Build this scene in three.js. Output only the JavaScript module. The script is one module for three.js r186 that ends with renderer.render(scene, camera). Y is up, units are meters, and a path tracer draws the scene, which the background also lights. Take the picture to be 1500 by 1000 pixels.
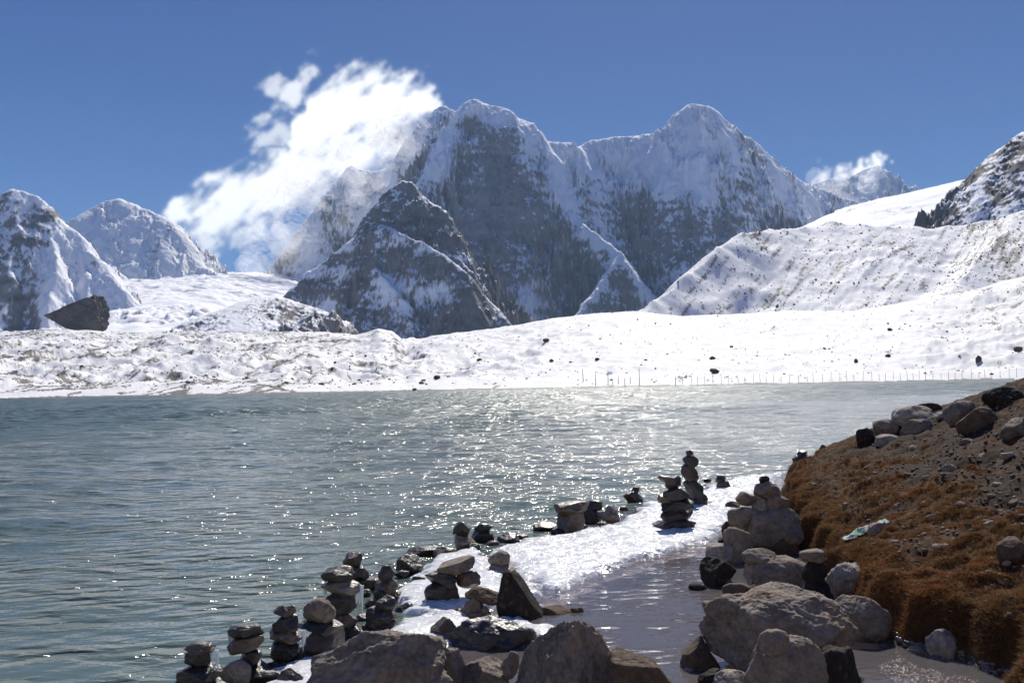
import * as THREE from 'three';
import { mergeVertices, mergeGeometries } from 'three/addons/utils/BufferGeometryUtils.js';
import { createNoise2D, createNoise3D } from 'simplex-noise';

// ------------------------------------------------------------------ noise
function rng(seed) { let a = seed >>> 0; return () => { a = (a + 0x6D2B79F5) | 0; let t = Math.imul(a ^ (a >>> 15), 1 | a); t = (t + Math.imul(t ^ (t >>> 7), 61 | t)) ^ t; return ((t ^ (t >>> 14)) >>> 0) / 4294967296; }; }
const n2 = createNoise2D(rng(11)), n3 = createNoise3D(rng(23));
const clamp = (x, a = 0, b = 1) => Math.min(b, Math.max(a, x));
const sstep = (a, b, x) => { const t = clamp((x - a) / (b - a)); return t * t * (3 - 2 * t); };
const lerp = (a, b, t) => a + (b - a) * t;
function fbm2(x, y, o = 5, g = 0.5) { let s = 0, a = 1, n = 0; for (let i = 0; i < o; i++) { s += a * n2(x, y); n += a; a *= g; x = x * 2.03 + 17.1; y = y * 2.03 - 9.7; } return s / n; }
function rid2(x, y, o = 5, g = 0.5) { let s = 0, a = 1, n = 0; for (let i = 0; i < o; i++) { const v = 1 - Math.abs(n2(x, y)); s += a * v * v; n += a; a *= g; x = x * 2.07 + 5.3; y = y * 2.07 + 8.1; } return s / n; }
function fbm3(x, y, z, o = 4, g = 0.5) { let s = 0, a = 1, n = 0; for (let i = 0; i < o; i++) { s += a * n3(x, y, z); n += a; a *= g; x = x * 2.03 + 7.1; y = y * 2.03 - 3.7; z = z * 2.03 + 1.9; } return s / n; }
function rid3(x, y, z, o = 4, g = 0.5) { let s = 0, a = 1, n = 0; for (let i = 0; i < o; i++) { const v = 1 - Math.abs(n3(x, y, z)); s += a * v * v; n += a; a *= g; x = x * 2.03 + 7.1; y = y * 2.03 - 3.7; z = z * 2.03 + 1.9; } return s / n; }

// ------------------------------------------------------------------ camera, sky, sun, exposure
const scene = new THREE.Scene();
const camera = new THREE.PerspectiveCamera(37.53, 1.5, 0.1, 30000);
camera.rotation.order = 'YXZ';
camera.position.set(0, 2, 0);
camera.rotation.set(THREE.MathUtils.degToRad(2.33), 0, THREE.MathUtils.degToRad(-1.0));
camera.updateMatrixWorld(true);
const F = 1472;                                   // focal length in photo pixels (1500 wide)
const dirPx = (px, py) => new THREE.Vector3((px - 750) / F, (500 - py) / F, -1).applyQuaternion(camera.quaternion);
const at = (px, py, depth) => { const d = dirPx(px, py); return d.multiplyScalar(depth / -d.z).add(camera.position); };
const onPlane = (px, py, y = 0) => { const d = dirPx(px, py); return d.multiplyScalar((y - camera.position.y) / d.y).add(camera.position); };

const SUN = dirPx(1000, -850).normalize();        // where the photograph's light streaks meet, above the frame
const sun = new THREE.DirectionalLight(new THREE.Color(1.0, 0.945, 0.85), 5.0);
sun.position.copy(SUN).multiplyScalar(400); sun.target.position.set(0, 0, -20);
sun.castShadow = true; sun.shadow.mapSize.set(4096, 4096);
Object.assign(sun.shadow.camera, { left: -60, right: 60, top: 60, bottom: -60, near: 1, far: 900 });
scene.add(sun, sun.target);

// the long white plume and the small far one, in photo pixels: [x, y, radius, density]
const PLUME = [[262, 312, 20], [300, 322, 42], [345, 300, 48], [395, 280, 50], [430, 245, 56], [450, 200, 54], [480, 175, 54], [520, 152, 50], [555, 140, 40], [590, 150, 42], [612, 142, 26], [630, 148, 18], [560, 200, 40], [500, 215, 55], [430, 145, 30, 0.75], [405, 125, 20, 0.6], [455, 110, 20, 0.6], [405, 190, 34, 0.6], [300, 352, 22, 0.8], [385, 325, 24, 0.7], [400, 120, 16, 0.5]];
const PUFF = [[1205, 262, 16, 0.7], [1235, 258, 15, 0.9], [1260, 251, 13], [1280, 241, 12], [1290, 229, 9, 0.8]];
{ // one clear high-altitude sky: pale at the horizon, deep blue overhead, paler round the sun, with one wind-torn cloud
  const W = 3072, H = 1536, data = new Float32Array(W * H * 4), hor = [0.175, 0.455, 0.95], zen = [0.0, 0.040, 0.222], back = camera.quaternion.clone().invert(), v = new THREE.Vector3();
  const mist = (blobs, px, py, q) => {
    const wx = px + 16 * fbm2(px * 0.018 * q, py * 0.018 * q, 4), wy = py + 16 * fbm2(px * 0.018 * q + 30, py * 0.018 * q, 4); let d = -9, den = 1;
    for (const b of blobs) { const e = 1 - Math.hypot(wx - b[0], wy - b[1]) / b[2]; if (e > d) { d = e; den = b[3] ?? 1; } }
    if (d < -0.9) return 0;
    const u = px * 0.8 - py * 0.6, w = px * 0.6 + py * 0.8, n = fbm2(u * 0.009 * q, w * 0.026 * q, 7, 0.6);
    return den * sstep(-0.12, 0.78, d * 1.15 + n * (den < 1 ? 1.25 : 0.85) + (den < 1 ? 0.02 : 0.18));
  };
  for (let r = 0; r < H; r++) {
    const el = ((r + 0.5) / H - 0.5) * Math.PI, y = Math.sin(el), c = Math.cos(el), t = Math.exp(-Math.max(el, 0) / 0.16);
    for (let k = 0; k < W; k++) {
      const az = ((k + 0.5) / W - 0.5) * 2 * Math.PI, x = c * Math.cos(az), z = c * Math.sin(az);
      const g = Math.acos(Math.min(1, Math.max(-1, x * SUN.x + y * SUN.y + z * SUN.z))), a = 0.16 * Math.exp(-g / 0.22) + 0.055 * Math.exp(-g / 0.42), i = (r * W + k) * 4;
      let m = 0;
      if (el > 0.05 && el < 0.4 && z < 0) { v.set(x, y, z).applyQuaternion(back); const px = 750 - F * v.x / v.z, py = 500 + F * v.y / v.z; if (px > 180 && px < 720 && py > 60) m = mist(PLUME, px, py, 1); else if (px > 1150 && px < 1340 && py > 180) m = mist(PUFF, px, py, 2.2); }
      for (let q = 0; q < 3; q++) data[i + q] = (zen[q] + (hor[q] - zen[q]) * t + a) * (1 - m) + m * (1.1 + 0.03 * q);
      data[i + 3] = 1;
    }
  }
  const t = new THREE.DataTexture(data, W, H, THREE.RGBAFormat, THREE.FloatType);
  t.mapping = THREE.EquirectangularReflectionMapping; t.magFilter = THREE.LinearFilter; t.minFilter = THREE.LinearFilter; t.needsUpdate = true;
  scene.background = t; scene.environment = t;
}
scene.fog = new THREE.FogExp2(new THREE.Color(0.56, 0.78, 1.0), 0.000042);
const renderer = new THREE.WebGLRenderer({ antialias: true });
renderer.toneMapping = THREE.LinearToneMapping;
renderer.toneMappingExposure = 1.2;
renderer.shadowMap.enabled = true;

// ------------------------------------------------------------------ helpers
function curve(pts) { // smooth interpolation through [x, y] pairs
  return (x) => {
    if (x <= pts[0][0]) return pts[0][1];
    for (let i = 1; i < pts.length; i++) if (x <= pts[i][0]) { const t = (x - pts[i - 1][0]) / (pts[i][0] - pts[i - 1][0]); return lerp(pts[i - 1][1], pts[i][1], t); }
    return pts[pts.length - 1][1];
  };
}
const taken = {};
function numbered(name) { const n = taken[name] = (taken[name] ?? -1) + 1; return n ? `${name}_${String(n).padStart(3, '0')}` : name; }
function tag(o, label, category, extra = {}) { Object.assign(o.userData, { label, category }, extra); return o; }
function mesh(name, g, m, parent = scene) {
  const o = new THREE.Mesh(g, m); o.name = parent === scene ? numbered(name) : name; o.castShadow = o.receiveShadow = true; parent.add(o); return o;
}
function tex(w, h, fn, { srgb = false, repeat = 1 } = {}) {
  const d = new Uint8Array(w * h * 4);
  for (let y = 0; y < h; y++) for (let x = 0; x < w; x++) { const v = fn(x, y), i = (y * w + x) * 4; d[i] = v[0]; d[i + 1] = v[1]; d[i + 2] = v[2]; d[i + 3] = 255; }
  const t = new THREE.DataTexture(d, w, h); t.wrapS = t.wrapT = THREE.RepeatWrapping; t.magFilter = THREE.LinearFilter; t.minFilter = THREE.LinearFilter;
  if (srgb) t.colorSpace = THREE.SRGBColorSpace;
  t.repeat.set(repeat, repeat); t.needsUpdate = true; return t;
}
const again = (t, repeat) => { const c = t.clone(); c.repeat.set(repeat, repeat); c.needsUpdate = true; return c; };
// tileable noise on the unit torus
function tileNoise(size, per, oct, ridged, seed) {
  const out = new Float32Array(size * size), R = rng(seed), lat = [];
  let lo = 1e9, hi = -1e9;
  for (let o = 0; o < oct; o++) { const p = per << o, a = new Float32Array(p * p); for (let i = 0; i < a.length; i++) a[i] = R() * 2 - 1; lat.push([p, a]); }
  for (let y = 0; y < size; y++) for (let x = 0; x < size; x++) {
    let s = 0, amp = 1;
    for (const [p, a] of lat) {
      const fx = x / size * p, fy = y / size * p, ix = Math.floor(fx), iy = Math.floor(fy), u = fx - ix, v = fy - iy, su = u * u * (3 - 2 * u), sv = v * v * (3 - 2 * v);
      const q = (i, j) => a[((j + p) % p) * p + ((i + p) % p)];
      let n = lerp(lerp(q(ix, iy), q(ix + 1, iy), su), lerp(q(ix, iy + 1), q(ix + 1, iy + 1), su), sv);
      if (ridged) n = 1 - 2 * Math.abs(n);
      s += n * amp; amp *= 0.55;
    }
    out[y * size + x] = s; if (s < lo) lo = s; if (s > hi) hi = s;
  }
  for (let i = 0; i < out.length; i++) out[i] = (out[i] - lo) / (hi - lo);
  return out;
}
function grayTex(size, per, oct, ridged, seed) { const a = tileNoise(size, per, oct, ridged, seed); return tex(size, size, (x, y) => { const v = a[y * size + x] * 255; return [v, v, v]; }); }
const grainTex = grayTex(512, 6, 6, false, 5), crackTex = grayTex(512, 5, 6, true, 9);

// a grid of heights as a mesh: xs, zs are coordinate arrays (or a function giving x for a row); keep() may drop quads
function sheet(nx, nz, point, colour, keep) {
  const pos = new Float32Array(nx * nz * 3), col = colour ? new Float32Array(nx * nz * 3) : null, uv = new Float32Array(nx * nz * 2), idx = [];
  for (let j = 0; j < nz; j++) for (let i = 0; i < nx; i++) { const k = j * nx + i, p = point(i, j); pos[k * 3] = p[0]; pos[k * 3 + 1] = p[1]; pos[k * 3 + 2] = p[2]; uv[k * 2] = p[0]; uv[k * 2 + 1] = -p[2]; }
  for (let j = 0; j < nz - 1; j++) for (let i = 0; i < nx - 1; i++) {
    const a = j * nx + i, b = a + 1, c = a + nx, d = c + 1;
    if (keep && !keep(a, b, c, d, pos)) continue;
    if ((i + j) & 1) idx.push(a, b, c, b, d, c); else idx.push(a, b, d, a, d, c);
  }
  const g = new THREE.BufferGeometry();
  g.setAttribute('position', new THREE.BufferAttribute(pos, 3)); g.setAttribute('uv', new THREE.BufferAttribute(uv, 2)); g.setIndex(idx);
  g.computeVertexNormals();
  if (colour) { const nrm = g.attributes.normal.array; for (let k = 0; k < nx * nz; k++) colour(pos[k * 3], pos[k * 3 + 1], pos[k * 3 + 2], nrm[k * 3], nrm[k * 3 + 1], nrm[k * 3 + 2], col, k * 3); g.setAttribute('color', new THREE.BufferAttribute(col, 3)); }
  return g;
}
const STRUCT = { kind: 'structure' };

// ------------------------------------------------------------------ hidden ground disc added under the terrain to bounce neutral light onto the mountains
{
  const NA = 96, NR = 40, g = sheet(NA + 1, NR, (i, j) => { const a = i / NA * Math.PI * 2, r = 400 * Math.pow(40, j / (NR - 1)) * (j ? 1 : 0); return [Math.cos(a) * r, -14 - r * 0.0004, Math.sin(a) * r]; },
    (x, y, z, a, b, c_, c, k) => { const t = sstep(-0.3, 0.1, fbm2(x * 0.001, z * 0.001, 4)); c[k] = lerp(0.24, 0.76, t); c[k + 1] = lerp(0.19, 0.76, t); c[k + 2] = lerp(0.15, 0.76, t); });
  tag(mesh('bounce_plateau', g, new THREE.MeshStandardMaterial({ vertexColors: true, roughness: 0.9, side: THREE.DoubleSide })), 'wide snow patched ground hidden under the lake and mountains and added for neutral bounce light', 'bounce_plateau', STRUCT);
}
// ------------------------------------------------------------------ far terrain: snowy moraine beyond the lake
const shoreD = curve([[-0.9, 215], [-0.5, 265], [-0.25, 285], [0, 300], [0.25, 325], [0.5, 345], [0.9, 360]]);      // metres to the far shore by bearing x / depth
const crestPx = [[-700, 500, 640], [-300, 492, 690], [0, 488, 720], [60, 485, 720], [150, 486, 730], [250, 487, 740], [330, 484, 740], [392, 485, 740], [470, 487, 745], [520, 491, 745], [556, 482, 745], [575, 486, 745], [594, 503, 750], [615, 496, 760], [650, 490, 780], [700, 484, 800], [760, 475, 820], [800, 468, 830], [870, 459, 840], [930, 456, 840], [1000, 464, 800], [1080, 460, 760], [1150, 456, 740], [1250, 456, 730], [1340, 441, 740], [1420, 425, 760], [1500, 402, 780], [1700, 360, 800], [2100, 330, 800]];
const crestS = crestPx.map(([x, y, d]) => { const p = at(x, y, d); return [p.x / d, p.y, d]; });
const crestH = curve(crestS.map((c) => [c[0], c[1]])), crestD = curve(crestS.map((c) => [c[0], c[2]]));
function farLand(x, z) {
  const d = -z, s = x / d, d0 = shoreD(s) + 6 * n2(x * 0.02, 3.3), d1 = crestD(s), t = (d - d0) / (d1 - d0);
  if (t < 0) return Math.max(-6, t * 40);
  const H = crestH(s);
  let h = t < 1 ? H * (0.10 * sstep(0, 0.05, t) * 0.3 + 0.97 * Math.pow(t, 1.25)) : H - (d - d1) * 0.10;
  const bump = sstep(0, 0.12, t) * (1 - 0.75 * sstep(0.75, 1, t));
  const rough = lerp(1.25, 0.5, sstep(-0.1, 0.15, s)) + sstep(0.33, 0.5, s) * 0.7;
  h += bump * rough * (5.5 * fbm2(x * 0.008, z * 0.006, 3) + 4.4 * (rid2(x * 0.02 + 3, z * 0.012, 4) - 0.5) + 1.0 * fbm2(x * 0.07, z * 0.06, 3));
  h += 0.45 * sstep(0, 0.01, t) + 0.12 * fbm2(x * 0.3, z * 0.3, 2) * sstep(0, 0.03, t);
  return Math.max(h, t < 1 ? 0.2 : 12);
}
const ROCK = { col: [0.12, 0.105, 0.095] };
const snowBump = again(grainTex, 1 / 3);
const snowMat = new THREE.MeshStandardMaterial({ vertexColors: true, roughness: 0.75, bumpMap: snowBump, bumpScale: 0.08 });
// how much bare stone shows through the snow of the moraine, in ground coordinates
function bare(x, z) {
  const d = -z, s = x / d, d0 = shoreD(s), t = (d - d0) / (crestD(s) - d0);
  const rocky = 0.36 * sstep(0.05, -0.25, s) + 0.34 * sstep(0.36, 0.5, s) * sstep(0.15, 0.5, t) - 0.06;
  const streak = fbm2(x * 0.035 + z * 0.02, z * 0.012 - x * 0.004, 4), fine = fbm2(x * 0.22 + z * 0.06, z * 0.05, 3);
  const lines = sstep(0.86, 0.97, 1 - Math.abs(n2(x * 0.012 + 4, z * 0.021 + 7))) * 0.42 * sstep(0.1, -0.1, s);
  return rocky + 0.55 * streak + 0.5 * fine + lines - 0.52;
}
{
  const NX = 860, NZ = 400, D0 = 205, D1 = 1500;
  const g = sheet(NX, NZ, (i, j) => { const d = D0 * Math.pow(D1 / D0, j / (NZ - 1)), s = lerp(-0.85, 0.85, i / (NX - 1)), x = s * d; return [x, farLand(x, -d), -d]; },
    (x, y, z, nx, ny, nz, c, k) => {
      const d = -z, s = x / d, shore = d - shoreD(s) - 6 * n2(x * 0.02, 3.3);
      const edge = shore < 1.6 + 1.0 * n2(x * 0.05, 1.5);
      const st = edge || bare(x, z) > 0 || ny < 0.74;
      const v = 0.66 + 0.08 * fbm2(x * 0.05, z * 0.05, 3), r = 0.75 + 0.5 * n2(x * 0.6, z * 0.6);
      if (st) { c[k] = 0.105 * r; c[k + 1] = 0.092 * r; c[k + 2] = 0.083 * r; } else { c[k] = v * 0.985; c[k + 1] = v * 0.99; c[k + 2] = v; }
    });
  tag(mesh('snowy_moraine', g, snowMat), 'low snow covered moraine with bare stone streaks along the far shore', 'moraine', STRUCT);
}

// ------------------------------------------------------------------ mountains: heights fall away from ridge lines
function ridgeField(ridges, cap = 0, rib = 0) {
  const segs = [];
  for (const [n, r] of ridges.entries()) {
    const p = r.p.map(([x, y, d]) => at(x, y, d));
    for (let i = 1; i < p.length; i++) { const a = p[i - 1], b = p[i], dx = b.x - a.x, dz = b.z - a.z; segs.push([a.x, a.y, a.z, dx, b.y - a.y, dz, dx * dx + dz * dz + 1e-6, r.k, r.cap ?? (n ? rib : cap)]); }
  }
  return (x, z) => {
    let m = -1e9, dist = 1e9;
    for (const s of segs) {
      const t = clamp(((x - s[0]) * s[3] + (z - s[2]) * s[5]) / s[6]), ex = x - s[0] - t * s[3], ez = z - s[2] - t * s[5], d = Math.sqrt(ex * ex + ez * ez);
      const v = s[1] + t * s[4] - s[7] * d * d / (d + s[8] + 1e-3);
      const k = 14, q = clamp(0.5 + 0.5 * (v - m) / k); m = m < -1e8 ? v : lerp(m, v, q) + (q > 0 && q < 1 ? k * q * (1 - q) * 0.6 : 0);
      if (d < dist) dist = d;
    }
    return [m, dist];
  };
}
function mountain(name, label, o) {
  const f = ridgeField(o.ridges, o.cap ?? 20, o.rib ?? 12), A = o.rough ?? 1, blobs = (o.snow ?? []).map(([px, py, d, rx, ry, v]) => { const p = at(px, py, d); return [p.x, p.y, rx * d / F, ry * d / F, v]; });
  // buttresses and gullies run down the fall line; hi = rib crest, lo = gully floor
  const ribs = (x, z) => { const q = x + 30 * fbm2(x * 0.004, z * 0.004, 2) + (o.slant ?? 0) * z; return [rid2(q * 0.0075, z * 0.0026, 3, 0.5), rid2(q * 0.024 + 9, z * 0.008, 4, 0.6), rid2(q * 0.075 + 3, z * 0.03, 3, 0.6)]; };
  const H = (x, z) => {
    const wx = x + A * 16 * fbm2(x * 0.006 + 40, z * 0.006, 3), wz = z + A * 16 * fbm2(x * 0.006, z * 0.006 + 90, 3), [h, d] = f(wx, wz), u = sstep(4, 130, d), w = sstep(0, 40, d), r = ribs(x, z);
    const step = 34 * (o.ledge ?? 1), b = (h + 45 * fbm2(x * 0.008, z * 0.008, 3)) / step, ledge = (sstep(0.25, 0.85, b - Math.floor(b)) - (b - Math.floor(b))) * step * 0.8;
    return h + A * (u * (150 * (r[0] - 0.55) + 66 * (r[1] - 0.5)) + (0.25 + 0.75 * w) * 20 * (r[2] - 0.5) + u * ledge + 2.6 * fbm2(x * 0.15, z * 0.15, 2));
  };
  const [x0, x1, z0, z1, st] = o.area, nx = Math.round((x1 - x0) / st) + 1, stz = o.stz ?? st, nz = Math.round((z1 - z0) / stz) + 1, low = o.low ?? 0;
  const g = sheet(nx, nz, (i, j) => { const x = x0 + i * st, z = z1 - j * stz; return [x, H(x, z), z]; },
    (x, y, z, nx_, ny, nz_, c, k) => {
      let b = o.bias ?? 0;
      for (const q of blobs) { const e = ((x - q[0]) / q[2]) ** 2 + ((y - q[1]) / q[3]) ** 2; if (e < 9) b += q[4] * Math.exp(-e); }
      const strat = fbm3(x * 0.006 + y * 0.004, y * 0.02, z * 0.006, 4), fine = fbm3(x * 0.035, y * 0.035, z * 0.035, 3), dust = n3(x * 0.16, y * 0.16, z * 0.16);
      const rb = ribs(x, z), s = (ny - (o.ny ?? 0.55)) * 2.6 + b + 0.55 * strat + 0.16 * fine + 0.08 * dust + 0.7 * (0.5 - rb[1]) + 0.25 * (0.5 - rb[2]);
      const band = n2(y * 0.035 + 2.2 * strat + x * 0.004, 5.5), t = clamp(s * 7 + 0.5), r = 0.9 + 0.4 * fine + 0.3 * strat + 0.32 * band, v = 0.84 + 0.04 * fine, q = o.rock ?? [0.215, 0.203, 0.198];
      c[k] = lerp(q[0] * r, v, t); c[k + 1] = lerp(q[1] * r, v * 1.002, t); c[k + 2] = lerp(q[2] * r, v * 1.01, t);
    },
    (a, b, c, d, p) => Math.max(p[a * 3 + 1], p[b * 3 + 1], p[c * 3 + 1], p[d * 3 + 1]) > low);
  return tag(mesh(name, g, mountainMat), label, 'mountain', STRUCT);
}
const mountainMat = new THREE.MeshStandardMaterial({ vertexColors: true, roughness: 0.85 });
const box = (pxl, pxr, d0, d1, st) => { const a = Math.min(at(pxl, 500, d1).x, at(pxl, 500, d0).x), b = Math.max(at(pxr, 500, d1).x, at(pxr, 500, d0).x); return [a, b, -d1, -d0, st]; };

mountain('mountain', 'twin topped snow capped mountain wall with dark rock faces behind the lake', {
  area: box(540, 1330, 3650, 5050, 4.6), stz: 4.6, low: 40, ny: 0.52, bias: 0.16, cap: 110, rib: 28,
  ridges: [
    { k: 1.75, p: [[671, 168, 4700], [680, 156, 4650], [690, 147, 4610], [697, 146, 4600], [706, 150, 4585], [740, 160, 4560], [765, 175, 4560], [780, 194, 4570], [792, 207, 4580], [830, 209, 4620], [847, 217, 4650], [870, 206, 4700], [900, 201, 4720], [930, 200, 4720], [965, 194, 4700], [985, 179, 4680], [1000, 161, 4660], [1015, 153, 4650], [1035, 156, 4660], [1058, 178, 4680], [1090, 200, 4700], [1120, 227, 4720], [1150, 250, 4740], [1172, 266, 4760], [1200, 277, 4800], [1240, 292, 4850], [1290, 330, 4900]] },
    { k: 2.0, p: [[693, 147, 4600], [660, 190, 4500], [638, 232, 4400], [612, 268, 4300], [585, 330, 4150], [560, 400, 4000], [540, 480, 3850]] },
    { k: 1.9, p: [[742, 161, 4560], [728, 200, 4470], [716, 260, 4350], [702, 330, 4210], [692, 400, 4080], [700, 490, 3880]] },
    { k: 2.2, p: [[766, 176, 4560], [772, 220, 4470], [770, 300, 4320], [755, 380, 4160], [745, 460, 4000]] },
    { k: 1.9, p: [[792, 208, 4580], [806, 250, 4480], [826, 288, 4360], [838, 312, 4280], [872, 340, 4170], [905, 368, 4060], [884, 410, 3950], [842, 462, 3800]] },
    { k: 1.9, p: [[905, 368, 4060], [940, 412, 3950], [970, 470, 3820]] },
    { k: 2.3, p: [[847, 217, 4650], [862, 262, 4560], [875, 320, 4440], [888, 362, 4340]] },
    { k: 1.9, p: [[930, 201, 4720], [944, 240, 4600], [966, 275, 4480], [980, 330, 4350], [990, 400, 4200], [1000, 470, 4060]] },
    { k: 1.9, p: [[1002, 162, 4660], [1004, 220, 4540], [1020, 280, 4420], [1032, 340, 4300], [1042, 430, 4120]] },
    { k: 1.9, p: [[1037, 158, 4660], [1060, 210, 4560], [1078, 260, 4450], [1092, 320, 4330], [1102, 410, 4160]] },
    { k: 1.8, p: [[1120, 228, 4720], [1134, 280, 4600], [1150, 350, 4460]] },
    { k: 1.8, p: [[1172, 268, 4760], [1190, 320, 4620], [1200, 380, 4500]] },
  ],
  snow: [[702, 156, 4600, 40, 22, 1.5], [748, 172, 4555, 34, 18, 1.3], [785, 205, 4560, 26, 18, 0.8], [830, 215, 4600, 40, 16, 0.8], [925, 225, 4650, 75, 45, 0.75], [1015, 180, 4650, 40, 40, 0.8], [1010, 260, 4500, 40, 60, 0.55], [1130, 270, 4600, 60, 60, 0.5], [648, 235, 4420, 22, 50, 1.3], [822, 275, 4380, 20, 36, 1.2], [890, 350, 4150, 30, 26, 0.5], [775, 445, 4000, 22, 26, 1.1], [735, 290, 4350, 46, 90, -0.95], [690, 380, 4150, 60, 80, -0.75], [720, 200, 4480, 18, 30, -0.3], [960, 340, 4350, 60, 50, -0.45], [1030, 340, 4300, 40, 50, -0.35], [1085, 270, 4450, 14, 40, -0.6], [870, 400, 4000, 50, 50, -0.2], [870, 290, 4500, 20, 50, -0.2], [850, 400, 3900, 30, 30, -0.4], [1200, 310, 4650, 60, 50, 0.8], [980, 270, 4500, 60, 40, 0.35], [1060, 230, 4550, 40, 50, 0.4], [820, 240, 4500, 40, 40, 0.5], [905, 270, 4600, 40, 40, 0.4]],
});
mountain('mountain', 'hazy snow streaked mountain flank half hidden by the white cloud plume', {
  area: box(330, 730, 4500, 5500, 5), stz: 5, low: 60, ny: 0.5, bias: 0.32, rough: 0.8, cap: 40, rib: 20,
  ridges: [
    { k: 1.5, p: [[385, 420, 4980], [400, 395, 5000], [415, 372, 5020], [453, 327, 5050], [475, 295, 5080], [514, 243, 5120], [545, 252, 5140], [575, 245, 5150], [600, 222, 5150], [616, 190, 5150], [632, 164, 5150], [640, 158, 5150], [648, 155, 5100], [671, 164, 5050], [700, 190, 5000]] },
    { k: 1.9, p: [[514, 245, 5120], [528, 300, 4960], [540, 380, 4720], [550, 470, 4500]] },
    { k: 1.9, p: [[453, 328, 5050], [455, 390, 4880], [450, 470, 4700]] },
    { k: 1.9, p: [[634, 168, 5150], [615, 225, 4980], [600, 300, 4800], [595, 400, 4600]] },
    { k: 1.9, p: [[560, 254, 5150], [568, 290, 5000], [572, 330, 4800]] },
  ],
});
mountain('mountain', 'dark rocky pyramid shaped peak with patches of shaded snow behind the moraine', {
  area: box(350, 800, 2560, 3560, 3.6), stz: 3.8, low: 20, ny: 0.66, bias: -0.12, rough: 0.95, rock: [0.168, 0.156, 0.15],
  ridges: [
    { k: 1.45, p: [[586, 265, 3300], [575, 273, 3280], [545, 318, 3220], [520, 345, 3200], [490, 370, 3180], [455, 397, 3150], [430, 420, 3120], [410, 455, 3080], [388, 495, 3040]] },
    { k: 1.45, p: [[590, 265, 3300], [601, 267, 3310], [622, 287, 3300], [642, 301, 3290], [650, 335, 3250], [660, 365, 3200], [690, 398, 3120], [703, 430, 3050], [735, 460, 2980], [772, 490, 2930]] },
    { k: 1.7, p: [[588, 267, 3300], [570, 305, 3210], [558, 330, 3160], [600, 346, 3110], [650, 372, 3060], [690, 406, 3000], [702, 450, 2930], [715, 500, 2860]] },
    { k: 1.7, p: [[558, 332, 3160], [548, 395, 3050], [532, 440, 2970], [508, 500, 2860]] },
    { k: 1.6, p: [[490, 372, 3180], [492, 420, 3080], [470, 480, 2960]] },
    { k: 1.5, p: [[548, 395, 3050], [590, 440, 2940], [610, 510, 2830]] },
  ],
  snow: [[610, 428, 3000, 42, 24, 1.15], [560, 425, 3020, 18, 22, 0.9], [650, 430, 3000, 20, 18, 0.7], [470, 455, 3000, 34, 24, 1.0], [430, 470, 3000, 24, 16, 0.8], [500, 362, 3170, 26, 10, 1.0], [455, 400, 3130, 24, 12, 0.9], [580, 355, 3100, 26, 10, 0.7], [640, 368, 3060, 45, 8, 0.6], [600, 470, 2900, 40, 22, 0.4], [505, 395, 3120, 20, 24, 0.35], [690, 450, 2950, 18, 40, -0.8]],
});
mountain('mountain', 'steep snow and rock peak rising left of the glacier', {
  area: box(-420, 240, 2250, 3150, 4), stz: 4, low: 20, ny: 0.6, bias: 0.1, rough: 0.8,
  ridges: [
    { k: 1.35, p: [[-420, 300, 3000], [-250, 320, 2950], [-120, 330, 2900], [-40, 312, 2850], [0, 289, 2800], [18, 277, 2800], [30, 280, 2800], [48, 286, 2800], [68, 301, 2800], [84, 319, 2790], [100, 331, 2790], [118, 346, 2780], [150, 386, 2720], [182, 425, 2650], [205, 460, 2600]] },
    { k: 1.6, p: [[18, 279, 2800], [22, 330, 2700], [15, 400, 2590], [0, 480, 2470]] },
    { k: 1.6, p: [[68, 303, 2800], [74, 350, 2710], [80, 400, 2610], [70, 470, 2490]] },
    { k: 1.5, p: [[118, 348, 2780], [128, 400, 2680], [125, 460, 2560]] },
    { k: 1.5, p: [[-120, 332, 2900], [-90, 400, 2700], [-60, 490, 2480]] },
  ],
  snow: [[50, 290, 2800, 16, 8, 0.8], [100, 370, 2750, 22, 60, 1.0], [95, 440, 2600, 22, 40, 0.9], [40, 350, 2700, 40, 40, -0.25], [25, 430, 2550, 45, 50, -0.35], [75, 312, 2790, 10, 18, -0.7], [125, 390, 2720, 10, 16, -0.3], [140, 430, 2600, 34, 50, 1.3], [110, 400, 2650, 16, 50, 0.6]],
});
mountain('mountain', 'rounded snow dome above the glacier head with a rocky right shoulder', {
  area: box(20, 350, 3950, 5000, 5), stz: 5, low: 100, ny: 0.42, bias: 0.4, rough: 0.7, cap: 60, rib: 30,
  ridges: [
    { k: 1.15, p: [[40, 372, 4700], [75, 345, 4700], [110, 320, 4700], [140, 302, 4700], [160, 294, 4700], [172, 291, 4700], [190, 297, 4690], [210, 306, 4680], [238, 317, 4660], [250, 336, 4640], [262, 353, 4600], [280, 376, 4560], [302, 392, 4500]] },
    { k: 1.4, p: [[172, 292, 4700], [190, 340, 4560], [200, 395, 4400]] },
    { k: 1.4, p: [[238, 318, 4660], [234, 360, 4540], [246, 405, 4400]] },
    { k: 1.2, p: [[110, 322, 4700], [130, 350, 4540], [160, 388, 4360], [190, 415, 4200]] },
  ],
  snow: [[245, 350, 4600, 14, 26, -0.9], [238, 370, 4500, 14, 14, -0.5]],
});
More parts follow.
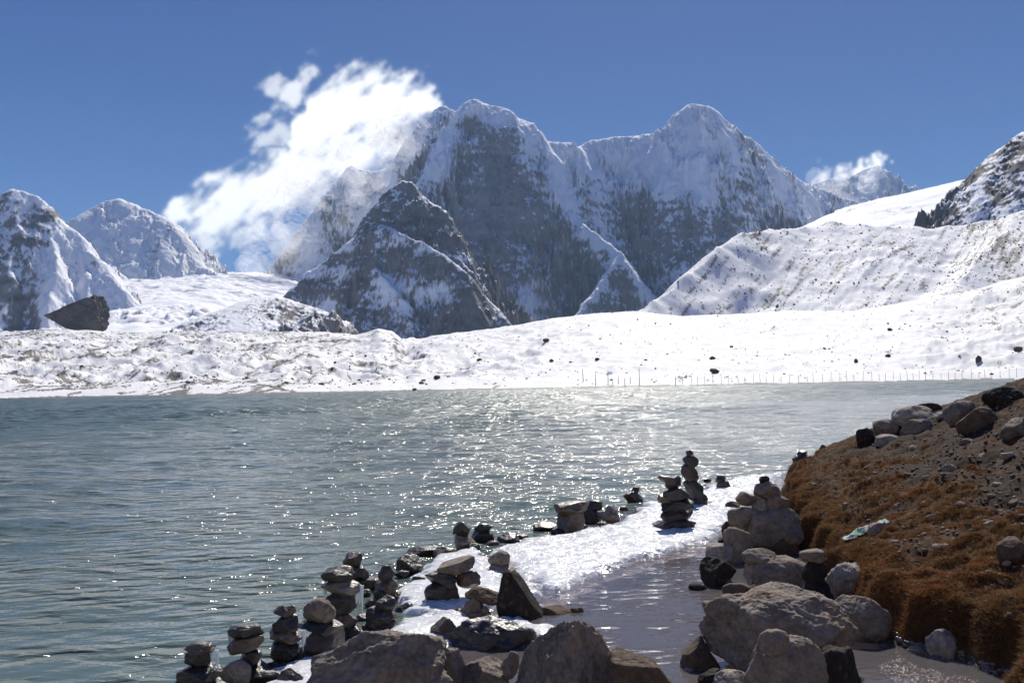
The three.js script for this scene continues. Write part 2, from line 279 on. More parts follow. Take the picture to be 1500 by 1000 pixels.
mountain('mountain', 'bare dark rock ridge climbing out of the snow at the right', {
  area: box(1330, 1800, 1350, 2050, 2.8), stz: 3, low: 30, ny: 0.74, bias: 0.10, rough: 0.7, rock: [0.095, 0.09, 0.088],
  ridges: [
    { k: 1.0, p: [[1355, 352, 1760], [1376, 331, 1750], [1388, 316, 1740], [1400, 299, 1730], [1412, 285, 1720], [1420, 280, 1715], [1434, 263, 1705], [1440, 252, 1700], [1455, 240, 1690], [1468, 223, 1680], [1480, 214, 1670], [1500, 195, 1650], [1560, 155, 1620], [1680, 110, 1600], [1900, 80, 1600]] },
    { k: 1.1, p: [[1455, 242, 1690], [1446, 285, 1620], [1425, 335, 1540]] },
    { k: 1.1, p: [[1500, 197, 1650], [1494, 260, 1560], [1480, 330, 1460]] },
    { k: 1.1, p: [[1600, 145, 1610], [1600, 230, 1500], [1590, 320, 1400]] },
  ],
  snow: [[1430, 270, 1700, 18, 18, -0.7], [1400, 315, 1700, 20, 16, -0.6], [1480, 230, 1650, 20, 16, -0.5], [1470, 295, 1560, 40, 26, 0.5], [1440, 330, 1500, 50, 20, 0.4]],
});
mountain('mountain', 'small distant snow peak with a wind blown plume beyond the right saddle', {
  area: box(1150, 1400, 7600, 8600, 10), stz: 10, low: 200, ny: 0.4, bias: 0.5, rough: 0.9,
  ridges: [{ k: 0.9, p: [[1175, 285, 8000], [1195, 268, 8000], [1215, 262, 8000], [1240, 261, 8000], [1262, 250, 8000], [1284, 241, 8000], [1300, 254, 8000], [1320, 266, 8000], [1350, 285, 8000]] }, { k: 1.1, p: [[1284, 243, 8000], [1275, 275, 7850], [1260, 310, 7700]] }],
});
// ------------------------------------------------------------------ glaciers: smooth snow between measured points
function snowValley(name, label, pts, area, keepLow, detail, run, sink) {
  const P = pts.map(([x, y, d]) => { const p = at(x, y, d); return [p.x / d, Math.log(d), (p.y - 2) / d]; }), [x0, x1, z0, z1, st] = area, nx = Math.round((x1 - x0) / st), nz = Math.round((z1 - z0) / st);
  const g = sheet(nx, nz, (i, j) => {
    const x = x0 + i * st, z = z1 - j * st, bear = x / -z, far = Math.log(-z); let w = 0, h = 0;
    for (const p of P) { const e = ((bear - p[0]) / 0.035) ** 2 + ((far - p[1]) / 0.13) ** 2, q = Math.exp(-0.5 * e) + 1e-4 / (e * e + 1); w += q; h += q * p[2]; }
    return [x, 2 - h / w * z + detail(x, z) - sink * sstep(run, 0, z1 - z), z];
  }, (x, y, z, a, ny, b, c, k) => { const s = fbm2(x * 0.03, z * 0.03, 3), t = clamp((ny - 0.72 + 0.2 * s) * 9 + 0.5), v = 0.85 + 0.03 * s; c[k] = lerp(0.2, v, t); c[k + 1] = lerp(0.2, v, t); c[k + 2] = lerp(0.2, v * 1.01, t); },
    (a, b, c, d, p) => p[a * 3] / -p[a * 3 + 2] > keepLow);
  return tag(mesh(name, g, mountainMat), label, 'glacier', STRUCT);
}
snowValley('glacier', 'broad white glacier flowing down between the left peaks', [[430, 502, 1800], [480, 508, 1800], [430, 500, 2300], [480, 506, 2300], [420, 496, 2700], [470, 504, 2700], [400, 486, 2200], [0, 503, 2000], [60, 500, 2000], [100, 484, 2400], [30, 494, 2500], [70, 478, 2900], [0, 488, 2900], [-60, 495, 2500], [110, 455, 3200], [60, 504, 1500], [150, 510, 1300], [250, 510, 1300], [360, 510, 1300], [440, 506, 1400], [0, 500, 1500], [160, 482, 1800], [220, 478, 1800], [300, 478, 1800], [380, 478, 1800], [170, 468, 2100], [230, 455, 2200], [300, 454, 2200], [375, 470, 2200], [150, 452, 2700], [250, 442, 2600], [330, 436, 2700], [200, 425, 3200], [300, 424, 3300], [390, 430, 3300], [180, 410, 3900], [260, 415, 4000], [340, 408, 4200], [400, 415, 4200], [300, 400, 4700], [330, 394, 5200], [355, 390, 5200], [375, 398, 4900], [280, 400, 5200], [400, 400, 5300], [420, 440, 4000], [100, 400, 4000], [330, 420, 6000], [250, 420, 6000], [450, 420, 6000]],
  box(-60, 470, 1000, 5900, 9), -9, (x, z) => { const d = -z, ice = sstep(1750, 1900, d) * sstep(2600, 2300, d); return 15 * fbm2(x * 0.005, z * 0.005, 5) + ice * 30 * (rid2(x * 0.016, z * 0.022, 4, 0.68) - 0.4) + sstep(2600, 3000, d) * 15 * (rid2(x * 0.007, z * 0.012, 4) - 0.5); }, 600, 75);
snowValley('glacier', 'smooth snow saddle between the mountain wall and the right rock ridge', [[1150, 372, 3000], [1120, 385, 3600], [1110, 370, 4200], [1150, 345, 4300], [1170, 330, 4500], [1100, 360, 4800], [1250, 348, 2600], [1330, 340, 2400], [1420, 340, 2300], [1260, 325, 3200], [1340, 312, 3000], [1400, 300, 2700], [1250, 302, 4200], [1290, 293, 4500], [1330, 282, 4500], [1345, 275, 4600], [1380, 264, 4600], [1430, 257, 4500], [1470, 250, 4400], [1560, 245, 4400], [1220, 300, 4600], [1200, 320, 4000], [1280, 300, 5300], [1340, 300, 5600], [1430, 290, 5600], [1700, 250, 4300], [1550, 320, 2400]],
  box(1120, 1700, 1900, 5600, 9), (1105 - 750) / F, (x, z) => 6 * fbm2(x * 0.004, z * 0.004, 4) + 14 * sstep(0.45, 0.8, n2(x * 0.002 + 2, z * 0.002)) * (rid2(x * 0.01, z * 0.02, 3) - 0.4), 900, 260);
{ // debris mound at the glacier's right edge
  mountain('debris_mound', 'stony snow dusted mound where the glacier meets the pyramid peak', { area: box(270, 460, 1450, 1950, 2.4), stz: 2.6, low: 25, ny: 0.8, bias: -0.05, rough: 0.3, ridges: [{ k: 0.42, p: [[290, 500, 1650], [320, 480, 1670], [340, 456, 1690], [358, 444, 1700], [380, 437, 1720], [400, 434, 1740], [425, 442, 1760], [470, 475, 1780]] }, { k: 0.5, p: [[358, 445, 1700], [350, 475, 1600], [345, 500, 1520]] }] }).userData.category = 'mound';
}
// ------------------------------------------------------------------ steep moraine hill at the right
const hillField = ridgeField([
  { k: 0.8, p: [[870, 500, 820], [905, 478, 850], [960, 441, 900], [1010, 401, 950], [1050, 363, 1000], [1085, 342, 1040], [1130, 336, 1080]] },
  { k: 0.6, p: [[1130, 336, 1080], [1180, 333, 1110], [1220, 325, 1130]] },
  { k: 0.46, p: [[1220, 325, 1130], [1262, 330, 1140], [1340, 333, 1150], [1390, 333, 1150], [1440, 325, 1140], [1500, 311, 1120], [1600, 290, 1080], [1800, 270, 1050], [2100, 260, 1000]] },
  { k: 0.45, p: [[1500, 312, 1120], [1440, 372, 1000], [1400, 420, 900], [1340, 450, 820]] },
]);
const hillFlow = new THREE.Vector2(-0.55, 0.835).normalize();       // fall line of the furrows in plan (x, z)
function hillH(x, z) {
  const [h, d] = hillField(x + 3 * n2(x * 0.02, z * 0.02), z + 3 * n2(x * 0.02 + 50, z * 0.02)), across = x * hillFlow.y - z * hillFlow.x, along = x * hillFlow.x + z * hillFlow.y;
  const u = sstep(3, 60, d);
  return h + u * (2.0 * (rid2(across * 0.03, along * 0.003, 3) - 0.5) + 1.4 * (rid2(across * 0.11, along * 0.012 + 5, 3) - 0.5)) + 0.7 * fbm2(x * 0.05, z * 0.05, 3);
}
function hillBare(x, z) {
  const across = x * hillFlow.y - z * hillFlow.x, along = x * hillFlow.x + z * hillFlow.y, s = x / -z;
  return 0.75 * (rid2(across * 0.055, along * 0.0022, 4) - 0.6) + 0.42 * fbm2(across * 0.24, along * 0.014, 4) + 0.2 * fbm2(x * 0.012, z * 0.012, 2) - 0.16 + 0.22 * sstep(0.4, 0.52, s);
}
{
  const [x0, x1, z0, z1, st] = box(840, 1900, 560, 1330, 2.1), nx = Math.round((x1 - x0) / st), nz = Math.round((z1 - z0) / 2.6);
  const g = sheet(nx, nz, (i, j) => { const x = x0 + i * st, z = z1 - j * 2.6; return [x, hillH(x, z), z]; },
    (x, y, z, a, ny, b, c, k) => { const t = hillBare(x, z) > 0, v = 0.70 + 0.06 * fbm2(x * 0.05, z * 0.05, 3), r = 0.8 + 0.4 * n2(x * 0.4, z * 0.4); if (t) { c[k] = 0.13 * r; c[k + 1] = 0.115 * r; c[k + 2] = 0.105 * r; } else { c[k] = v * 0.985; c[k + 1] = v * 0.99; c[k + 2] = v; } },
    (a, b, c, d, p) => { const y = Math.max(p[a * 3 + 1], p[d * 3 + 1]); return y > farLand(p[a * 3], p[a * 3 + 2]) - 12; });
  tag(mesh('moraine_hill', g, snowMat), 'steep furrowed moraine hill dusted with snow below the right saddle', 'hill', STRUCT);
}
// ------------------------------------------------------------------ near shore: bank and lake bed in one sheet
const shorePx = [[1480, 1012], [1400, 968], [1300, 932], [1236, 884], [1190, 820], [1164, 765], [1150, 722], [1178, 694], [1236, 663], [1300, 640], [1362, 611]];
const shore = [[-120, 60], [-30, 14], [-6, 2.6], [-1.5, -0.6], [1.2, -2.2], [2.5, -4.2], ...shorePx.map(([x, y]) => { const p = onPlane(x, y); return [p.x, p.z]; }), [34, -66], [90, -110]];
function inland(x, z) { // metres inland (+) or out in the lake (-)
  let best = 1e9, sign = 1;
  for (let i = 1; i < shore.length; i++) {
    const [ax, az] = shore[i - 1], [bx, bz] = shore[i], dx = bx - ax, dz = bz - az, t = clamp(((x - ax) * dx + (z - az) * dz) / (dx * dx + dz * dz)), ex = x - ax - t * dx, ez = z - az - t * dz, d = ex * ex + ez * ez;
    if (d < best) { best = d; sign = dx * ez - dz * ex > 0 ? 1 : -1; }
  }
  return sign * Math.sqrt(best);
}
function bankH(x, z) {
  const s0 = inland(x, z), s = s0 + 0.22 * n2(x * 0.7, z * 0.7) + 0.1 * n2(x * 2.1, z * 2.1);
  const n = 0.05 * fbm2(x * 0.8, z * 0.8, 4) + 0.02 * fbm2(x * 5, z * 5, 3);
  if (s < 0) return Math.max(-1.6, -0.06 + (s > -4 ? s * 0.07 : -0.28 + (s + 4) * 0.3)) + n * 0.5;
  const near = sstep(-3.5, -7, z);
  const up = lerp(0.12, 0.345, near), h = 0.02 + lerp(0.12, 0.27, near) * sstep(0, 0.22, s) + up * Math.min(s, 5.2) + 0.12 * up * Math.max(0, s - 5.2);
  return h + n * (1 + sstep(0.3, 1.5, s)) + 0.05 * rid2(x * 0.9 + 2, z * 0.9, 3) * sstep(0.2, 0.8, s);
}
// how grassy (1) or stony (0) the bank is
function grassy(x, z) { const s = inland(x, z); return sstep(1.9, 0.5, s + 1.5 * fbm2(x * 0.6, z * 0.6, 3) + 0.03 * (-z - 6)) * 0.95 + 0.42 * sstep(0.15, 0.5, fbm2(x * 0.9 + 9, z * 0.9, 3)) - 0.25 * sstep(0.1, 0.5, fbm2(x * 1.7 + 30, z * 1.7, 3)); }
const soilMat = new THREE.MeshPhysicalMaterial({ vertexColors: true, roughness: 0.95, specularIntensity: 0.2, bumpMap: again(grainTex, 1.7), bumpScale: 0.02 });
{
  const line = (segs) => { const a = []; for (const [from, to, step] of segs) for (let v = from; v < to - 1e-6; v += step) a.push(v); a.push(segs[segs.length - 1][1]); return a; };
  const xs = line([[-140, -20, 12], [-20, -6, 1], [-6, 1, 0.25], [1, 14, 0.085], [14, 30, 0.35], [30, 150, 6]]), zs = line([[-120, -60, 4], [-60, -34, 0.6], [-34, -4, 0.1], [-4, 6, 0.4], [6, 120, 6]]);
  const g = sheet(xs.length, zs.length, (i, j) => [xs[i], bankH(xs[i], -zs[zs.length - 1 - j] === 0 ? 0 : zs[zs.length - 1 - j]), zs[zs.length - 1 - j]],
    (x, y, z, a, ny, b, c, k) => {
      const gr = grassy(x, z), f = fbm2(x * 3, z * 3, 3), e = n2(x * 11, z * 11), wet = y < 0.0;
      const soil = [0.044, 0.029, 0.021], grass = [0.095, 0.048, 0.02], q = clamp(gr + 0.35 * f + 0.15 * e), v = 0.85 + 0.3 * f + 0.2 * e;
      if (wet) { c[k] = 0.085 * v; c[k + 1] = 0.068 * v; c[k + 2] = 0.058 * v; } else for (let i = 0; i < 3; i++) c[k + i] = lerp(soil[i], grass[i], q) * v;
    });
  tag(mesh('ground', g, soilMat), 'brown sloping lake bank of soil and dry grass running down to the water', 'ground', STRUCT);
}
// ------------------------------------------------------------------ unseen sunlit hill added behind the viewpoint as warm fill light
{
  const NX = 110, NZ = 46, g = sheet(NX, NZ, (i, j) => {
    const a = lerp(-0.25, Math.PI + 0.25, i / (NX - 1)), r = 45 * Math.pow(24, j / (NZ - 1)), x = -Math.cos(a) * r, z = Math.sin(a) * r;
    return [x, -0.6 + 2.2 * sstep(45, 70, r) + 330 * sstep(60, 900, r) * (0.75 + 0.4 * fbm2(x * 0.003, z * 0.003, 3)) * sstep(-0.25, 0.5, a) * sstep(Math.PI + 0.25, Math.PI - 0.4, a) + 5 * fbm2(x * 0.02, z * 0.02, 4), z];
  }, (x, y, z, a, ny, b, c, k) => { const t = sstep(0.0, 0.2, fbm2(x * 0.012, z * 0.012, 4) + (y - 60) * 0.004), v = 1 + 0.3 * fbm2(x * 0.05, z * 0.05, 3); c[k] = lerp(0.26 * v, 0.8, t); c[k + 1] = lerp(0.195 * v, 0.8, t); c[k + 2] = lerp(0.14 * v, 0.8, t); });
  tag(mesh('fill_hillside', g, soilMat), 'unseen brown snow patched hill added behind the viewpoint for warm fill light', 'hill', STRUCT);
}
// ------------------------------------------------------------------ lake
function waveTex(size, count, kmin, kmax, wind, spread, falloff, seed, gain, gusty) { // tileable normal map of wind waves
  const R = rng(seed), w = [];
  let tries = 0;
  while (w.length < count && tries++ < 100000) {
    const k = kmin * Math.pow(kmax / kmin, R()), a = wind + (R() + R() + R() - 1.5) / 1.5 * spread, kx = Math.round(k * Math.cos(a)), ky = Math.round(k * Math.sin(a));
    if (!kx && !ky) continue; const kk = Math.hypot(kx, ky); w.push([kx, ky, Math.pow(kk, -falloff) * (0.5 + R()), R() * 6.283]);
  }
  const gx = new Float32Array(size * size), gy = new Float32Array(size * size), N = 4096, sinT = new Float32Array(N); for (let i = 0; i < N; i++) sinT[i] = Math.cos(i / N * 6.283185);
  for (const [kx, ky, s, ph] of w) { const ux = s * kx / Math.hypot(kx, ky), uy = s * ky / Math.hypot(kx, ky), dx = kx / size * N; for (let y = 0; y < size; y++) { const b = (ky * y / size + ph) * N; for (let x = 0, i = y * size; x < size; x++, i++) { const v = sinT[(dx * x + b) & (N - 1)]; gx[i] += v * ux; gy[i] += v * uy; } } }
  const env = tileNoise(size, 9, 3, false, seed + 1); for (let i = 0; i < gx.length; i++) { const e = 1 - gusty + 2 * gusty * sstep(0.3, 0.8, env[i]); gx[i] *= e; gy[i] *= e; }
  let q = 0; for (let i = 0; i < gx.length; i++) q += gx[i] ** 2 + gy[i] ** 2; q = gain / Math.sqrt(q / gx.length);
  return tex(size, size, (x, y) => { const i = y * size + x, a = -gx[i] * q, b = -gy[i] * q, l = 1 / Math.hypot(a, b, 1); return [127.5 + 127.5 * a * l, 127.5 + 127.5 * b * l, 127.5 + 127.5 * l]; });
}
const WIND = Math.PI / 2 + 0.25;
const rippleTex = waveTex(1024, 140, 7, 150, WIND, 1.4, 0.22, 71, 0.31, 0.75), chopTex = waveTex(1024, 140, 7, 150, WIND, 1.0, 0.1, 83, 0.31, 0.35);
const waves = []; { const R = rng(5); for (let i = 0; i < 34; i++) { const L = 0.45 * Math.pow(12, i / 33), a = WIND + (R() + R() - 1) * 1.25, k = 6.2832 / L; waves.push([k * Math.cos(a), k * Math.sin(a), 0.0056 * Math.pow(L, 0.72) * (0.6 + 0.8 * R()), R() * 6.28, L]); } }
const poolPx = [[250, 1075], [420, 990], [520, 950], [600, 915], [655, 872], [690, 835], [730, 805], [800, 782], [880, 768], [940, 745], [990, 725], [1060, 712], [1120, 700], [1158, 694], [1180, 700]];
const pool = [...poolPx.map(([x, y]) => { const p = onPlane(x, y); return [p.x, p.z]; }), [6.6, -16], [5.4, -9], [4.6, -5], [3, -1], [-1, 0.6], [-3.2, -2]];
function inside(poly, x, z) { let c = false; for (let i = 0, j = poly.length - 1; i < poly.length; j = i++) { const [xi, zi] = poly[i], [xj, zj] = poly[j]; if ((zi > z) !== (zj > z) && x < (xj - xi) * (z - zi) / (zj - zi) + xi) c = !c; } return c; }
function edgeDist(poly, x, z) { let b = 1e9; for (let i = 0, j = poly.length - 1; i < poly.length; j = i++) { const [ax, az] = poly[j], [bx, bz] = poly[i], dx = bx - ax, dz = bz - az, t = clamp(((x - ax) * dx + (z - az) * dz) / (dx * dx + dz * dz + 1e-9)); b = Math.min(b, (x - ax - t * dx) ** 2 + (z - az - t * dz) ** 2); } return Math.sqrt(b); }
{
  const NX = 620, NZ = 720, D0 = 3.2, D1 = 400;
  const g = sheet(NX, NZ, (i, j) => {
    const d = D0 * Math.pow(D1 / D0, j / (NZ - 1)), s = lerp(-0.9, 0.9, i / (NX - 1)), x = s * d, z = -d, cell = d * 0.0067;
    let h = 0; for (const w of waves) { const cut = sstep(1.6, 3.2, w[4] / cell); if (cut > 0) h += cut * w[2] * Math.sin(w[0] * x + w[1] * z + w[3]); }
    const calm = lerp(0.32, 2.6, sstep(6, 70, -inland(x, z))) * (0.75 + 0.5 * n2(x * 0.05, z * 0.02));
    return [x, h * calm, z];
  }, (x, y, z, a, ny, b, c, k) => { const m = fbm2(x * 0.03, z * 0.008, 3), s = x / -z; c[k] = 0.092 + 0.014 * m; c[k + 1] = 0.128 + 0.014 * m; c[k + 2] = 0.112 + 0.006 * m; },
  (a, b, c, d, p) => ![a, b, c, d].every((v) => inside(pool, p[v * 3], p[v * 3 + 2])));
  // water in the lee of the near shore is only rippled; out on the open lake the wind whips it rough in drifting patches
  const water = (roughness, ripples, tile, steep) => new THREE.MeshPhysicalMaterial({ vertexColors: true, roughness, ior: 1.333, normalMap: again(ripples, 1 / tile), normalScale: new THREE.Vector2(steep, steep) });
  const ia = g.index.array, pa = g.attributes.position.array, lee = [], open = [];
  for (let t = 0; t < ia.length; t += 3) { const x = pa[ia[t] * 3], z = pa[ia[t] * 3 + 2]; (-inland(x, z) + 26 * fbm2(x * 0.09, z * 0.05, 5, 0.65) + 4 * n2(x * 2, z * 2) < 24 ? lee : open).push(ia[t], ia[t + 1], ia[t + 2]); }
  g.setIndex([...lee, ...open].length ? lee.concat(open) : []); g.addGroup(0, lee.length, 0); g.addGroup(lee.length, open.length, 1);
  tag(mesh('lake', g, [water(0.12, rippleTex, 4.1, 1.15), water(0.24, chopTex, 8.3, 1.5)]), 'wind rippled teal mountain lake glittering in the sun', 'lake', STRUCT);
  // sheltered shallow water behind the line of cairns
  const shape = new THREE.Shape(pool.map(([x, z]) => new THREE.Vector2(x, -z))), pg = new THREE.ShapeGeometry(shape); pg.rotateX(-Math.PI / 2);
  const uv = pg.attributes.uv, pp = pg.attributes.position; for (let i = 0; i < pp.count; i++) { uv.setXY(i, pp.getX(i), -pp.getZ(i)); pp.setY(i, 0.012); }
  tag(mesh('shallow_water', pg, new THREE.MeshPhysicalMaterial({ color: new THREE.Color(0.55, 0.5, 0.5), roughness: 0.05, ior: 1.333, transmission: 0.85, thickness: 0, normalMap: again(rippleTex, 1 / 2.1), normalScale: new THREE.Vector2(0.22, 0.22) })), 'calm dark shallow water between the ice and the shore rocks', 'water', STRUCT);
}
// ------------------------------------------------------------------ shore ice
const iceMat = new THREE.MeshPhysicalMaterial({ vertexColors: true, roughness: 0.22, ior: 1.31, normalMap: again(rippleTex, 1 / 0.55), normalScale: new THREE.Vector2(0.75, 0.75), bumpMap: again(crackTex, 0.9), bumpScale: 0.015 });
function ice(label, px, thick = 0.055) {
  const poly = px.map(([x, y]) => { const p = onPlane(x, y, 0.02); return [p.x, p.z]; }), X = poly.map((p) => p[0]), Z = poly.map((p) => p[1]), x0 = Math.min(...X) - 0.3, x1 = Math.max(...X) + 0.3, z0 = Math.min(...Z) - 0.3, z1 = Math.max(...Z) + 0.3;
  const st = Math.max(0.04, Math.sqrt((x1 - x0) * (z1 - z0) / 60000)), nx = Math.ceil((x1 - x0) / st) + 1, nz = Math.ceil((z1 - z0) / st) + 1;
  const g = sheet(nx, nz, (i, j) => {
    const x = x0 + i * st, z = z1 - j * st, e = edgeDist(poly, x, z) * (inside(poly, x, z) ? 1 : -1) + 0.18 * fbm2(x * 2.2, z * 2.2, 4);
    const y = -0.05 + (0.05 + thick) * sstep(-0.06, 0.12, e) + sstep(0, 0.4, e) * (0.03 * fbm2(x * 2.5, z * 2.5, 3) + 0.02 * rid2(x * 5, z * 5, 3));
    return [x, e < -0.2 ? -0.3 : y, z];
  }, (x, y, z, a, ny, b, c, k) => { const v = 0.66 + 0.14 * fbm2(x * 3, z * 3, 3) + 0.1 * n2(x * 14, z * 14); c[k] = v * 0.97; c[k + 1] = v * 0.985; c[k + 2] = v; },
  (a, b, c, d, p) => Math.max(p[a * 3 + 1], p[b * 3 + 1], p[c * 3 + 1], p[d * 3 + 1]) > -0.06);
  return tag(mesh('ice_sheet', g, iceMat), label, 'ice', STRUCT);
}
ice('broad white ice shelf around the tall twin cairns', [[715, 812], [760, 792], [830, 782], [905, 768], [945, 738], [1010, 728], [1040, 712], [1075, 700], [1150, 692], [1125, 715], [1085, 752], [1055, 785], [1020, 800], [970, 808], [910, 828], [870, 842], [820, 866], [770, 850]]);
ice('white ice patch beneath the leaning slab stones', [[578, 868], [612, 838], [640, 815], [690, 800], [720, 815], [745, 845], [790, 858], [800, 872], [740, 884], [660, 896], [600, 902]]);
ice('strip of white ice behind the layered foreground boulder', [[330, 1030], [400, 985], [460, 958], [530, 935], [575, 912], [640, 895], [700, 888], [690, 930], [610, 955], [520, 985], [450, 1040]]);
ice('small strip of white ice beside the dark central boulder', [[700, 905], [760, 905], [820, 918], [815, 935], [790, 945], [740, 925]]);

// ------------------------------------------------------------------ stones
const stoneBump = again(crackTex, 1.3), stoneGrain = again(grainTex, 3.1);
const stoneMats = {
  dry: new THREE.MeshPhysicalMaterial({ vertexColors: true, roughness: 0.9, specularIntensity: 0.4, bumpMap: stoneGrain, bumpScale: 0.012 }),
  rough: new THREE.MeshPhysicalMaterial({ vertexColors: true, roughness: 0.92, specularIntensity: 0.4, bumpMap: stoneBump, bumpScale: 0.03 }),
  wet: new THREE.MeshPhysicalMaterial({ vertexColors: true, roughness: 0.5, bumpMap: stoneGrain, bumpScale: 0.01, clearcoat: 0.2, clearcoatRoughness: 0.25 }),
};
const TONES = { grey: [0.205, 0.172, 0.142], dark: [0.030, 0.024, 0.021], brown: [0.105, 0.075, 0.056], pale: [0.30, 0.262, 0.225], red: [0.062, 0.038, 0.031], slate: [0.10, 0.093, 0.09] };
// a stone of full size [w, h, l] round its centre; cuts: planes that slice facets; squarish > 2 makes it blocky
function stoneGeo([w, h, l], o = {}) {
  const R = rng(o.seed ?? 1), det = o.detail ?? 12, g0 = new THREE.IcosahedronGeometry(1, det); g0.deleteAttribute('normal'); g0.deleteAttribute('uv');
  const g = mergeVertices(g0, 1e-5), p = g.attributes.position, planes = [], e = o.square ?? 2.6, ox = R() * 50, oy = R() * 50, oz = R() * 50, v = new THREE.Vector3(), col = new Float32Array(p.count * 3), tone = TONES[o.tone ?? 'grey'];
  for (let i = 0; i < (o.cuts ?? 12); i++) planes.push([new THREE.Vector3(R() * 2 - 1, (R() * 2 - 1) * 0.9, R() * 2 - 1).normalize(), 0.62 + 0.28 * R()]);
  for (const q of o.planes ?? []) planes.push([new THREE.Vector3(...q).normalize(), q[3]]);
  const lump = o.lump ?? 0.08, layers = o.layers ?? 0, fine = o.fine ?? 0.035;
  for (let i = 0; i < p.count; i++) {
    v.fromBufferAttribute(p, i);
    const d = v.clone(); let r = Math.pow(Math.abs(d.x) ** e + Math.abs(d.y) ** e + Math.abs(d.z) ** e, -1 / e);
    for (const [n, off] of planes) { const c = d.dot(n); if (c > 0.05) { const q = off / c, k = 0.022, m = clamp(0.5 + 0.5 * (q - r) / k); r = lerp(q, r, m) - k * m * (1 - m); } }
    const x = d.x * r + ox, y = d.y * r + oy, z = d.z * r + oz;
    r *= 1 + lump * fbm3(x * 1.1, y * 1.1, z * 1.1, 2) + fine * 1.6 * (rid3(x * 3.1, y * 3.1 * (1 + layers), z * 3.1, 4, 0.6) - 0.5) + fine * 0.5 * fbm3(x * 11, y * 11, z * 11, 2);
    if (layers) r *= 1 + 0.035 * Math.sin(y * 16 * layers + 3 * n3(x, y, z)) * layers;
    v.copy(d).multiplyScalar(r); if (o.taper) { const t = 1 - o.taper * clamp((v.y + 1) / 2); v.x *= t; v.z *= t; }
    p.setXYZ(i, v.x * w / 2, v.y * h / 2, v.z * l / 2);
    const s = 0.86 + 0.46 * fbm3(x * 1.7, y * 1.7 * (1 + 1.5 * layers), z * 1.7, 4, 0.6) + 0.24 * n3(x * 9, y * 9, z * 9), red = 0.10 * sstep(0.1, 0.5, fbm3(x * 0.9 + 7, y * 0.9, z * 0.9, 2)), lich = sstep(0.34, 0.5, fbm3(x * 3 + 9, y * 3, z * 3, 3)) * (o.lichen ?? 0.35);
    col[i * 3] = lerp(tone[0] * s * (1 + red), 0.27, lich * 0.5); col[i * 3 + 1] = lerp(tone[1] * s, 0.255, lich * 0.5); col[i * 3 + 2] = lerp(tone[2] * s * (1 - red), 0.235, lich * 0.5);
  }
  g.setAttribute('color', new THREE.BufferAttribute(col, 3));
  if (o.lean) g.rotateZ(o.lean); if (o.pitch) g.rotateX(o.pitch); if (o.turn) g.rotateY(o.turn);
  g.computeBoundingBox(); const bb = g.boundingBox, bs = bb.getSize(new THREE.Vector3()), bc = bb.getCenter(new THREE.Vector3()); g.translate(-bc.x, -bc.y, -bc.z); g.scale(w / bs.x, h / bs.y, l / bs.z);
  g.computeVertexNormals();
  const f = g.toNonIndexed(), fp = f.attributes.position, uv = new Float32Array(fp.count * 2), A = new THREE.Vector3(), B = new THREE.Vector3(), C = new THREE.Vector3();
  for (let i = 0; i < fp.count; i += 3) { // box mapping in metres
    A.fromBufferAttribute(fp, i); B.fromBufferAttribute(fp, i + 1).sub(A); C.fromBufferAttribute(fp, i + 2).sub(A); B.cross(C);
    const ax = Math.abs(B.x), ay = Math.abs(B.y), az = Math.abs(B.z);
    for (let k = i; k < i + 3; k++) { const x = fp.getX(k) + ox, y = fp.getY(k) + oy, z = fp.getZ(k) + oz; uv[k * 2] = ax > ay && ax > az ? z : x; uv[k * 2 + 1] = ay > ax && ay >= az ? z : y; }
  }
  f.setAttribute('uv', new THREE.BufferAttribute(uv, 2));
  return f;
}
let seed = 100;
const DET = (wpx) => Math.round(clamp(6 + wpx / 5, 7, 44));
// a stone seen at cx between rows top and bottom, wpx wide, whose foot stands at row foot on height y0 (or at a given distance)
function spot(cx, top, bot, wpx, o) {
  const foot = o.D ? at(cx, bot, o.D) : onPlane(cx, o.foot ?? bot, o.y0 ?? 0), D = -foot.z, w = wpx * D / F, l = w * (o.deep ?? 0.85), Dc = D + l * 0.42, k = Dc / F;
  const a = at(cx, top, Dc), b = at(cx, bot, Dc);
  return { w: wpx * k, l, y1: a.y, y0: b.y, x: (a.x + b.x) / 2, z: -Dc };
}
function boulder(name, label, category, cx, top, bot, wpx, o = {}, extra = {}) {
  const s = spot(cx, top, bot, wpx, o), sink = o.sink ?? 0.12 * (s.y1 - s.y0), h = s.y1 - s.y0 + sink;
  const m = mesh(name, stoneGeo([s.w * 1.06, h * 1.04, s.l * 1.06], { seed: seed++, detail: o.detail ?? DET(wpx), ...o }), stoneMats[o.mat ?? 'dry']);
  m.position.set(s.x, s.y1 - h / 2, s.z);
  return tag(m, label, category, extra);
}
